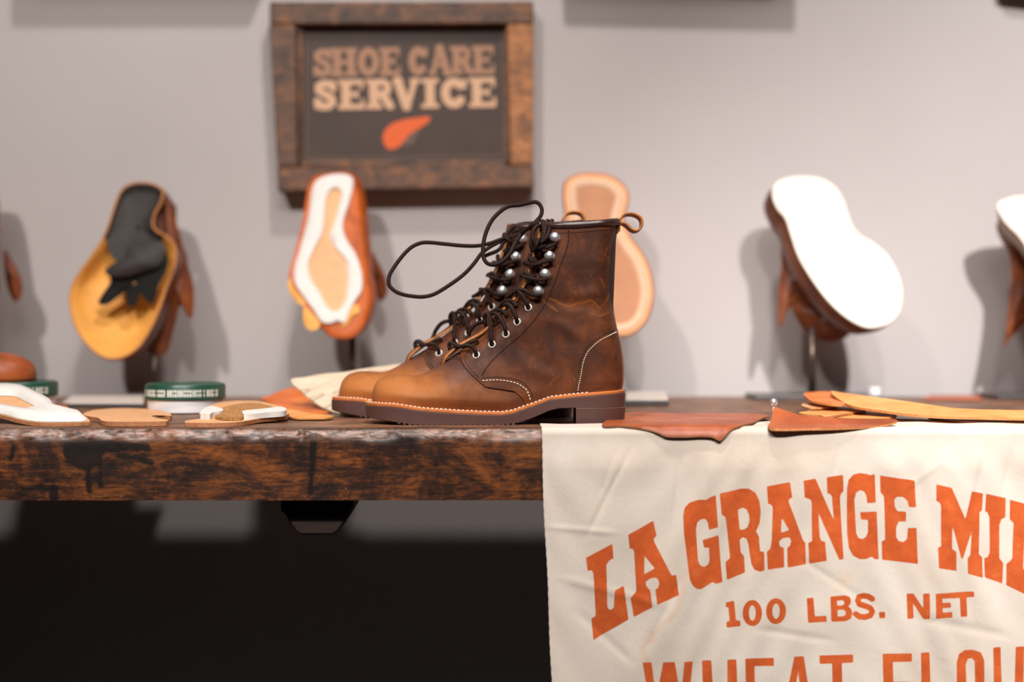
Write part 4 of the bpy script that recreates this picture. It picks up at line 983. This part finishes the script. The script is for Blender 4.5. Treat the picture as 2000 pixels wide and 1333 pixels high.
def glyph(ch, x0, x1, y0, y1, t):
    """slab-serif letter as list of (kind, pts, halfwidth); y0 top, y1 base"""
    w_ = x1-x0; h = y1-y0; X = lambda u: x0+u*w_; Yy = lambda v: y0+v*h; sT = h*.15; out = []
    def bar(a, b_, c, d): out.append(('p', [(a, b_), (c, b_), (c, d), (a, d)]))
    def ln(pts, hw): out.append(('l', pts, hw))
    hw = t/2
    if ch == 'S': ln([(X(.83), Yy(.27)), (X(.72), Yy(.14)), (X(.45), Yy(.11)), (X(.24), Yy(.20)), (X(.24), Yy(.36)), (X(.5), Yy(.48)), (X(.76), Yy(.60)), (X(.8), Yy(.77)), (X(.6), Yy(.89)), (X(.33), Yy(.88)), (X(.17), Yy(.72))], hw*.82); bar(X(.78), Yy(.03), X(.95), Yy(.33)); bar(X(.05), Yy(.67), X(.2), Yy(.97))
    if ch == 'H':
        for u in (.22, .78): bar(X(u)-hw, y0, X(u)+hw, y1); bar(X(u)-hw*1.75, y0, X(u)+hw*1.75, y0+sT); bar(X(u)-hw*1.75, y1-sT, X(u)+hw*1.75, y1)
        bar(X(.22), Yy(.42), X(.78), Yy(.58))
    if ch in 'OC':
        a0, a1 = (0, 2*math.pi) if ch == 'O' else (.75, 2*math.pi-.75)
        ln([(X(.5)+(w_*.5-hw)*math.cos(a), Yy(.5)+(h*.5-hw*.85)*math.sin(a)) for a in np.linspace(a0, a1, 30)], hw*.95)
        if ch == 'C': bar(X(.82), Yy(.04), X(.98), Yy(.36))
    if ch in 'ERI':
        u = .25 if ch != 'I' else .5; bar(X(u)-hw, y0, X(u)+hw, y1)
        k = 1.7 if ch != 'I' else 1.9
        bar(X(u)-hw*k, y0, X(u)+hw*(k if ch == 'I' else 1), y0+sT); bar(X(u)-hw*k, y1-sT, X(u)+hw*(k if ch != 'E' else 1), y1)
    if ch == 'E': bar(X(.2), y0, X(.97), y0+sT*1.15); bar(X(.2), y1-sT*1.15, X(1), y1); bar(X(.2), Yy(.42), X(.74), Yy(.57)); bar(X(.85), y0, X(.97), Yy(.32)); bar(X(.88), Yy(.66), X(1), y1); bar(X(.68), Yy(.33), X(.76), Yy(.66))
    if ch == 'R': ln([(X(.3), Yy(.1)), (X(.65), Yy(.1)), (X(.8), Yy(.2)), (X(.8), Yy(.38)), (X(.65), Yy(.5)), (X(.3), Yy(.5))], hw*.72); ln([(X(.58), Yy(.5)), (X(.86), Yy(.88))], hw*.9); bar(X(.78), y1-sT, X(1.03), y1)
    if ch == 'A': ln([(X(.5), Yy(.04)), (X(.83), Yy(.95))], hw*.95); ln([(X(.46), Yy(.06)), (X(.17), Yy(.95))], hw*.6); bar(X(.3), Yy(.6), X(.7), Yy(.73)); bar(X(-.02), y1-sT, X(.34), y1); bar(X(.62), y1-sT, X(1.02), y1); bar(X(.3), y0, X(.62), y0+sT)
    if ch == 'V': ln([(X(.5), Yy(.93)), (X(.17), Yy(.06))], hw*.95); ln([(X(.54), Yy(.93)), (X(.84), Yy(.06))], hw*.6); bar(X(-.03), y0, X(.38), y0+sT); bar(X(.64), y0, X(1.03), y0+sT)
    return out
def sdfset(items, rot=-.0165, piv=(790, 150)):
    d = np.full(GX.shape, 99.0); c_, s_ = math.cos(rot), math.sin(rot)
    A = piv[0]+(pX-piv[0])*c_+(pY-piv[1])*s_; B_ = piv[1]-(pX-piv[0])*s_+(pY-piv[1])*c_
    for it in items:
        d = np.minimum(d, sdf_poly(A, B_, it[1]) if it[0] == 'p' else sdf_line(A, B_, it[1], it[2]))
    return d*sc_
def word(chars, y0, y1, t):
    out = []
    for ch, a, c in chars: out += glyph(ch, a, c, y0, y1, t)
    return out
w1 = word([('S', 611, 650), ('H', 648, 697), ('O', 699, 742), ('E', 744, 782), ('C', 798, 836), ('A', 838, 882), ('R', 882, 922), ('E', 924, 966)], 92, 147, 14.5)
w2 = word([('S', 611, 658), ('E', 663, 711), ('R', 717, 767), ('V', 768, 818), ('I', 823, 856), ('C', 860, 912), ('E', 918, 968)], 154, 212, 18)
wing = [('p', [(480+a/3.174, c/3.174) for a, c in catmull([(850, 850), (860, 815), (900, 772), (980, 742), (1080, 728), (1142, 722), (1140, 745), (1115, 770), (1060, 805), (1015, 835), (985, 870), (950, 908), (905, 928), (872, 915), (855, 885)], 50, True)])]
gre = [('p', [(480+a/3.174, c/3.174) for a, c in [(1000, 850), (1080, 800), (1060, 840), (1040, 890), (990, 905), (960, 905)]])]
bor = [('l', [(596, 60), (599, 308)], .9), ('l', [(981, 60), (983, 304)], .9), ('l', [(599, 309), (983, 304)], .9)]
at = {'top': sdfset(w1).ravel(), 'low': sdfset(w2).ravel(), 'wing': sdfset(wing, 0).ravel(), 'grey': sdfset(gre, 0).ravel(), 'edge': sdfset(bor, 0).ravel()}
mk('sign_panel', np.stack([GX, Yc, GZ], -1).reshape(-1, 3), gridf(320, 460), MAT['panel'], sign, False, attr=at)
b = MB()
q = [P(a, c, FD) for a, c in ((577, 46), (583, 326), (996, 324), (991, 46))]
b.box(q[0][0], q[2][0], PD+.001, WALL-.001, q[1][2], q[0][2]); b.build('backing_board', MAT['frame'], sign, False)
# inner slip moulding
for (x0, y0, x1, y1) in ((578, 47, 592, 326), (984, 47, 995, 326), (578, 314, 995, 326)):
    b = MB(); a = P(x0, y0, PD-.006); c = P(x1, y1, PD-.006); b.box(a[0], c[0], PD-.008, PD-.0002, c[2], a[2]); b.build('inner_moulding', MAT['frame'], sign, False, .002)
# boards hung just above the view, whose shadows reach into it
def upper_board(px0, px1, ybot, label, d=.085, tilt=0):
    a = P(px0, ybot, WALL-d); c = P(px1, ybot+tilt, WALL-d)
    V = [(a[0], WALL-d, a[2]), (c[0], WALL-d, c[2]), (c[0], WALL-d, a[2]+.26), (a[0], WALL-d, a[2]+.26)]; V += [(x, WALL-.001, z) for x, y, z in V]
    o = mk('hanging_board', V, [(0, 1, 2, 3), (7, 6, 5, 4), (0, 4, 5, 1), (1, 5, 6, 2), (2, 6, 7, 3), (3, 7, 4, 0)], MAT['table_under'], None, False); bv = o.modifiers.new('b', 'BEVEL'); bv.width = .008; bv.segments = 3
    return tag(o, label, 'board')
upper_board(60, 515, -76, 'dark board hung above the view left of the framed sign')
upper_board(1105, 1545, -78, 'dark board hung above the view right of the framed sign', tilt=10)
upper_board(1955, 2250, -8, 'dark board whose corner dips into the top right of the view', .03, 34)

# ------------------------------------------------------------------ shoes on stands
def Dlin(y0, D0, y1, D1): return lambda py: D0+(py-y0)/(y1-y0)*(D1-D0)
def ringpts(o2, Df, s=1, dx=0, dy=0, dd=0):
    c = o2.mean(0); q = c+(o2-c)*s
    return [P(a+dx, b_+dy, Df(b_)+dd) for a, b_ in q]
def loft(name, rings, mats, parent, capa=False, capb=True, midx=None, smooth=True, flip=False):
    n = len(rings[0]); V = [p for r in rings for p in r]; f = gridf(len(rings), n, True, flip=flip)
    if capa: f.append(tuple(range(n)))
    if capb: f.append(tuple((len(rings)-1)*n+i for i in range(n))[::-1])
    o = mk(name, V, f, mats, parent, smooth, midx); sharp(o, 60); return o
def inset(o2, d):
    p = np.asarray(o2); t = np.roll(p, -1, 0)-np.roll(p, 1, 0); t /= np.linalg.norm(t, axis=1)[:, None]
    n = np.stack([-t[:, 1], t[:, 0]], 1); ar = np.sum(p[:, 0]*np.roll(p[:, 1], -1)-np.roll(p[:, 0], -1)*p[:, 1])
    return p+(n if ar > 0 else -n)*d
def stand(px, py_top, D, label, basepx=None, w_=.075):
    c = P(px, py_top, D); t = thing('display_stand', (c[0], c[1], TT), label, 'stand', 'rods holding the display shoes')
    V, f = revolve((c[0], c[1], TT+.004), (0, 0, 1), [(.006, 0), (.0058, c[2]-TT-.004)], 20); mk('rod', V, f, MAT['steel'], t)
    b = MB(); b.box(c[0]-w_/2, c[0]+w_/2, c[1]-.05, c[1]+.05, TT+.0003, TT+.007); b.build('base_plate', MAT['plate'], t, False, .001)
    return t
def zs(l): return [(100+x/2.857, 320+y/2.857) for x, y in l]

# shoe 1: open upper seen from below
def shoe_open():
    o2 = catmull(zs([(470, 108), (400, 140), (360, 220), (310, 370), (250, 480), (150, 620), (112, 700), (105, 800), (140, 920), (200, 1010), (270, 1068), (340, 1090), (420, 1072), (490, 1020), (550, 930), (600, 820), (640, 700), (688, 570), (695, 480), (660, 420), (575, 362), (575, 290), (610, 220), (622, 150), (560, 112)]), 150, True)
    Df = Dlin(355, 2.20, 702, 2.085)
    r = thing('display_shoe', P(250, 540, 2.16), 'unfinished brown shoe upper with open bottom, yellow toe inside and dark heel lining', 'shoe')
    # shell outside
    y = o2[:, 1]
    R = [ringpts(o2, Df), ringpts(o2, Df, 1.01, 3, 2, .012), ringpts(o2, Df, .97, 16, 8, .035), ringpts(o2, Df, .84, 38, 6, .06), ringpts(o2, Df, .6, 55, 10, .075), ringpts(o2, Df, .25, 60, 10, .078)]
    R = [[(p[0], min(p[1], WALL-.02), p[2]) for p in q] for q in R]
    loft('outer_upper', R, MAT['brown_up'], r, flip=True)
    # inside toe bowl
    R = [ringpts(o2, Df, .998, 0, 0, -.001), ringpts(o2, Df, .96, 1, 1, .001), ringpts(o2, Df, .88, 4, 0, .018), ringpts(o2, Df, .72, 10, 0, .034), ringpts(o2, Df, .45, 16, 0, .046), ringpts(o2, Df, .1, 18, 0, .05)]
    no = len(o2); mi1 = [1 if (k//no < 4 and o2[k % no, 1] < 462) or k >= 5*no else 0 for k in range(5*no+1)]
    loft('inner_toe', R, [MAT['yellow_in'], MAT['black_in']], r, midx=mi1)
    w3 = np.array(ringpts(o2, Df, .998)); w3 = np.vstack([w3, w3[:1]]); Vv, ff, _ = tube(w3, .0016, 8); mk('cut_edge', Vv, ff, MAT['raw'], r)
    def patch(name, l, D0, D1, m, bul=0, n=90):
        c2 = catmull(zs(l), n, True); D = Dlin(c2[:, 1].min(), D0, c2[:, 1].max(), D1)
        R = [ringpts(c2, D, s, 0, 0, bul*(1-s*s)) for s in (1, .96, .8, .6, .4, .2, .05)]
        back = [ringpts(c2, D, s, 0, 0, bul*(1-s*s)+.003) for s in (.05, .6, 1)]
        loft(name, R+back+[R[0]], m, r, capb=False)
    patch('heel_lining', [(400, 160), (375, 240), (340, 340), (312, 400), (320, 470), (345, 530), (420, 560), (520, 560), (610, 540), (640, 470), (600, 410), (560, 365), (568, 290), (600, 220), (608, 160), (540, 128), (460, 132)], 2.206, 2.155, MAT['black_in'], .012)
    patch('cavity', [(330, 600), (450, 560), (560, 540), (640, 500), (648, 580), (600, 680), (575, 770), (545, 775), (510, 740), (500, 720), (470, 790), (430, 790), (410, 720), (385, 700), (340, 770), (290, 790), (262, 775), (290, 720), (330, 660)], 2.125, 2.118, MAT['cavity'])  # dark sheet painted as the shaded hollow of the upper
    patch('lining_flap', [(300, 600), (340, 560), (400, 520), (440, 450), (520, 430), (620, 440), (636, 500), (600, 570), (520, 600), (430, 628), (340, 630)], 2.128, 2.112, MAT['black_in'], -.012)
    # hanging quarter to the right
    patch('quarter_flap', [(640, 160), (680, 270), (720, 400), (760, 560), (795, 700), (790, 850), (765, 860), (720, 790), (690, 900), (640, 1060), (560, 1060), (510, 990), (560, 850), (640, 640), (690, 500), (640, 360)], 2.215, 2.175, MAT['brown_up'], -.016, 110)
    stand(301, 690, 2.17, 'rod stand under the open brown upper at left')
    return r
s1 = shoe_open()

# shoe 2: white rib and tan insole
def rib_shoe():
    r = thing('display_shoe', P(655, 500, 2.14), 'orange leather shoe on a stand, sole off, with white rib around a tan insole', 'shoe')
    Df = Dlin(340, 2.19, 640, 2.085)
    up = catmull(zs([(1440, 100), (1405, 300), (1355, 500), (1322, 620), (1332, 700), (1400, 775), (1408, 870), (1440, 925), (1500, 920), (1550, 965), (1630, 982), (1700, 962), (1760, 880), (1790, 760), (1770, 620), (1760, 500), (1740, 300), (1720, 150), (1680, 60), (1600, 45), (1500, 60)]), 130, True)
    R = [ringpts(up, Df, .93, -4, -2, .004), ringpts(up, Df, .985, 0, 0, .008), ringpts(up, Df, 1, 2, 0, .02), ringpts(up, Df, .97, 12, 0, .045), ringpts(up, Df, .8, 20, 0, .07), ringpts(up, Df, .4, 24, 0, .085)]
    R = [[(p[0], min(p[1], WALL-.02), p[2]) for p in q] for q in R]
    loft('upper', R, MAT['orange_up'], r, capa=True, flip=True)
    ro = catmull(zs([(1480, 90), (1560, 60), (1650, 60), (1690, 100), (1670, 200), (1632, 330), (1650, 420), (1700, 500), (1735, 600), (1740, 700), (1700, 765), (1665, 830), (1640, 890), (1600, 880), (1560, 897), (1510, 890), (1460, 820), (1405, 745), (1360, 680), (1350, 600), (1385, 470), (1430, 300), (1450, 150)]), 130, True)
    ri = catmull(zs([(1580, 140), (1622, 165), (1600, 250), (1570, 350), (1552, 400), (1580, 470), (1640, 540), (1652, 640), (1640, 760), (1600, 820), (1550, 810), (1500, 720), (1450, 640), (1440, 560), (1470, 480), (1520, 380), (1540, 200)]), 130, True)
    k = int(np.argmin(np.linalg.norm(ri-ro[0], axis=1))); ri = np.roll(ri, -k, axis=0)
    mid = ro*.5+ri*.5
    R = [[P(a, c, Df(c)+.006) for a, c in ro], [P(a, c, Df(c)-.003) for a, c in ro*.92+ri*.08], [P(a, c, Df(c)-.005) for a, c in mid], [P(a, c, Df(c)-.003) for a, c in ro*.1+ri*.9], [P(a, c, Df(c)+.003) for a, c in ri]]
    loft('white_rib', R, MAT['rib'], r, capb=False)
    R = [ringpts(ri, Df, 1.04, 0, 0, .0025), ringpts(ri, Df, .9, 0, 0, .0015), ringpts(ri, Df, .4, 0, 0, .001)]
    loft('insole', R, MAT['insole'], r)
    # folded leather at the toe and the hanging back quarter
    for l in ([(1330, 640), (1360, 700), (1410, 760), (1420, 790), (1390, 790), (1345, 740), (1322, 690)], [(1410, 800), (1450, 830), (1500, 890), (1480, 925), (1440, 928), (1412, 890)], [(1660, 800), (1710, 790), (1720, 830), (1690, 850), (1650, 900), (1620, 905), (1640, 860)]):
        c2 = catmull(zs(l), 40, True); Rr = [ringpts(c2, Df, s, 0, 0, -.004*(1-s)+.001) for s in (1, .9, .6, .2)]
        loft('leather_fold', Rr, MAT['yellow_in'], r)
    c2 = catmull(zs([(1780, 480), (1830, 560), (1868, 640), (1875, 720), (1840, 770), (1800, 700), (1780, 600)]), 60, True)
    Rr = [ringpts(c2, lambda y: 2.235, s, 0, 0, -.01*(1-s)) for s in (1, .9, .6, .2)]+[ringpts(c2, lambda y: 2.24, 1)]
    loft('back_quarter', Rr, MAT['brown_up'], r, capb=True)
    stand(688, 660, 2.15, 'rod stand under the white-ribbed orange shoe'); return r
s2 = rib_shoe()

# shoe 3: behind the boot
def rand_shoe():
    r = thing('display_shoe', P(1185, 500, 2.14), 'shoe with tan insole and cream rib, partly hidden behind the front boot', 'shoe')
    z3 = lambda l: [(1060+x/3.508, 320+y/3.508) for x, y in l]
    o2 = catmull(z3([(140, 180), (165, 110), (240, 72), (350, 62), (470, 85), (560, 150), (592, 230), (575, 320), (560, 400), (610, 510), (700, 640), (752, 790), (760, 930), (720, 1070), (640, 1160), (540, 1190), (420, 1170), (320, 1080), (270, 950), (250, 800), (230, 640), (190, 480), (150, 330)]), 140, True)
    Df = Dlin(338, 2.19, 660, 2.09)
    R = [ringpts(inset(o2, 4), Df), ringpts(inset(o2, .5), Df, 1, 0, 0, .003), ringpts(o2, Df, 1, 0, 0, .010), ringpts(inset(o2, 2), Df, 1, -3, 0, .03), ringpts(o2, Df, .85, -8, 0, .06), ringpts(o2, Df, .4, -10, 0, .08)]
    R = [[(p[0], min(p[1], WALL-.02), p[2]) for p in q] for q in R]
    loft('upper', R, MAT['orange_up'], r, capa=True, flip=True)
    i0, i1, i2, i3 = inset(o2, 10), inset(o2, 13), inset(o2, 23), inset(o2, 27)
    loft('canvas_rib', [ringpts(i0, Df), ringpts(i1, Df, 1, 0, 0, -.004), ringpts(i2, Df, 1, 0, 0, -.004), ringpts(i3, Df, 1, 0, 0, -.0005)], simple('cream_rib', RGB(212, 172, 142), .8, var=.04), r, capb=False)
    loft('insole', [ringpts(i3, Df, 1.01, 0, 0, -.0008), ringpts(o2, Df, .5, 0, 0, -.001)], simple('suede_insole', RGB(178, 124, 90), .8, var=.1, scale=30), r)
    loft('rand', [ringpts(inset(o2, 3.5), Df, 1, 0, 0, -.0005), ringpts(inset(o2, 6), Df, 1, 0, 0, -.002), ringpts(i0, Df, 1, 0, 0, -.0005)], MAT['insole'], r, capb=False)
    stand(1185, 640, 2.17, 'rod stand hidden behind the front boot'); return r
s3 = rand_shoe()

# shoe 4 and 5: white soles
def white_shoe(o2, Df, label, ctr, th, upper_shift, side_mat=None, flap=None, slit=None, stitches=None, vamp=None):
    r = thing('display_shoe', P(*ctr), label, 'shoe')
    R = [ringpts(inset(o2, 3), Df), ringpts(inset(o2, .6), Df, 1, 0, 0, .0008), ringpts(o2, Df, 1, 0, 0, .003), ringpts(inset(o2, 1), Df, 1, th[0]*.9, th[1]*.9, th[2]*.9), ringpts(inset(o2, 3), Df, 1, th[0], th[1], th[2])]
    n = len(o2); mi = [0]*n*2+[1]*n*2+[0, 1]
    loft('white_sole', R, [MAT['whitesole'], side_mat or MAT['whitesole']], r, capa=True, midx=mi, flip=True)
    R = []
    for (s, k, dd) in ((.98, .0, 0), (.99, .35, .012), (.95, .7, .035), (.82, .95, .06), (.55, 1.05, .078), (.2, 1.1, .085)):
        q = ringpts(o2, Df, s, th[0]+upper_shift[0]*k, th[1]+upper_shift[1]*k, th[2]*.95+dd); R.append([(p[0], min(p[1], WALL-.015), p[2]) for p in q])
    loft('upper', R, MAT['brown_up'], r, flip=True)
    if flap:
        c2 = catmull(flap[0], 90, True); D = lambda y: flap[1]+(y-flap[0][0][1])*flap[2]
        Rr = [ringpts(c2, D, s, 0, 0, -.008*(1-s*s)) for s in (1, .97, .8, .6, .4, .1)]+[ringpts(c2, D, s, 0, 0, .004) for s in (.5, 1)]; Rr.append(Rr[0])
        fo = loft('quarter_flap', Rr, MAT['brown_up'], r, capb=False)
        if stitches:
            for l in stitches:
                w3 = catmull(np.array([P(a, c, D(c)-.0085) for a, c in l]), 60); Vv, ff = dashes(w3, .0065, .6, .0011); mk('stitching', Vv, ff, MAT['loop'], fo)
    if vamp is not None:
        c2 = catmull(vamp[0], 90, True)
        Rr = [ringpts(c2, lambda y: vamp[1], q_, 0, 0, -.02*(1-q_*q_)) for q_ in (1, .97, .85, .65, .4, .1)]+[ringpts(c2, lambda y: vamp[1], q_, 0, 0, .01) for q_ in (.7,)]
        Rr.append(Rr[0]); loft('vamp', Rr, MAT['brown_up'], r, capb=False)
    if slit:
        w3 = catmull(np.array([P(a, c, Df(c)-.0004) for a, c in slit]), 12); Vv, ff, _ = tube(w3, .0011, 6); mk('pull_tab_seam', Vv, ff, MAT['insole'], r)
    return r
z2 = lambda l: [(1440+x/2.777, 320+y/2.777) for x, y in l]
o4 = catmull(z2([(190, 170), (205, 110), (265, 78), (350, 67), (450, 78), (525, 120), (572, 185), (600, 265), (628, 340), (672, 390), (740, 430), (810, 490), (860, 570), (890, 650), (897, 730), (880, 805), (840, 855), (780, 883), (710, 890), (640, 865), (560, 810), (480, 730), (400, 620), (335, 510), (295, 400), (262, 300), (215, 240)]), 150, True)
white_shoe(o4, Dlin(345, 2.20, 640, 2.075), 'brown shoe displayed with its smooth all-white sole facing out', (1630, 500, 2.14), (-1, 4, .008), (-32, 24), None,
           (z2([(225, 260), (262, 330), (300, 450), (360, 560), (420, 640), (480, 740), (470, 820), (420, 850), (360, 800), (310, 770), (270, 800), (240, 880), (222, 850), (225, 700), (240, 560), (235, 400)]), 2.215, -.0001),
           z2([(690, 645), (705, 690), (728, 775)]), [z2([(240, 850), (270, 770), (320, 730), (390, 750), (450, 800)]), z2([(300, 740), (340, 715), (400, 730), (455, 775)])],
           (z2([(300, 770), (325, 850), (375, 915), (440, 955), (520, 966), (600, 935), (640, 860), (560, 800), (480, 730), (380, 730)]), 2.195))
stand(1586, 640, 2.13, 'rod stand under the shoe with the smooth white sole', w_=.185)
o5 = catmull([(1948, 398), (1972, 386), (2004, 382), (2045, 390), (2080, 420), (2095, 470), (2130, 540), (2150, 620), (2130, 680), (2085, 700), (2045, 670), (2020, 600), (2008, 540), (2006, 490), (1990, 462), (1968, 440), (1954, 420)], 150, True)
white_shoe(o5, Dlin(382, 2.20, 700, 2.09), 'brown shoe with thick white wedge sole, cut off by the right side', (2040, 540, 2.14), (1, 32, .034), (-10, 12), MAT['wedge_side'],
           ([(1966, 440), (1985, 470), (2010, 500), (2040, 560), (2060, 640), (2010, 630), (1985, 650), (1970, 665), (1962, 680), (1962, 660), (1968, 620), (1975, 560), (1975, 520), (1968, 480)], 2.225, -.0001), None, [[(1967, 650), (1980, 630), (2000, 615)]])
stand(2050, 640, 2.15, 'rod stand at the right side under the wedge-soled shoe', w_=.19)
# an unseen neighbour at the left throws its shadow into the view
def copy_tree(o, parent=None, dx=0):
    c = o.copy(); link(c); c.parent = parent
    if parent is None: c.location.x += dx
    for ch in list(o.children): copy_tree(ch, c)
    return c
k = copy_tree(s2, None, -.575); k['label'] = 'orange ribbed shoe standing beyond the left side of the view'
k2 = stand(1000+(P(688, 0, 2.15)[0]-.575)*F/2.15, 660, 2.15, 'rod stand beyond the left side of the view')
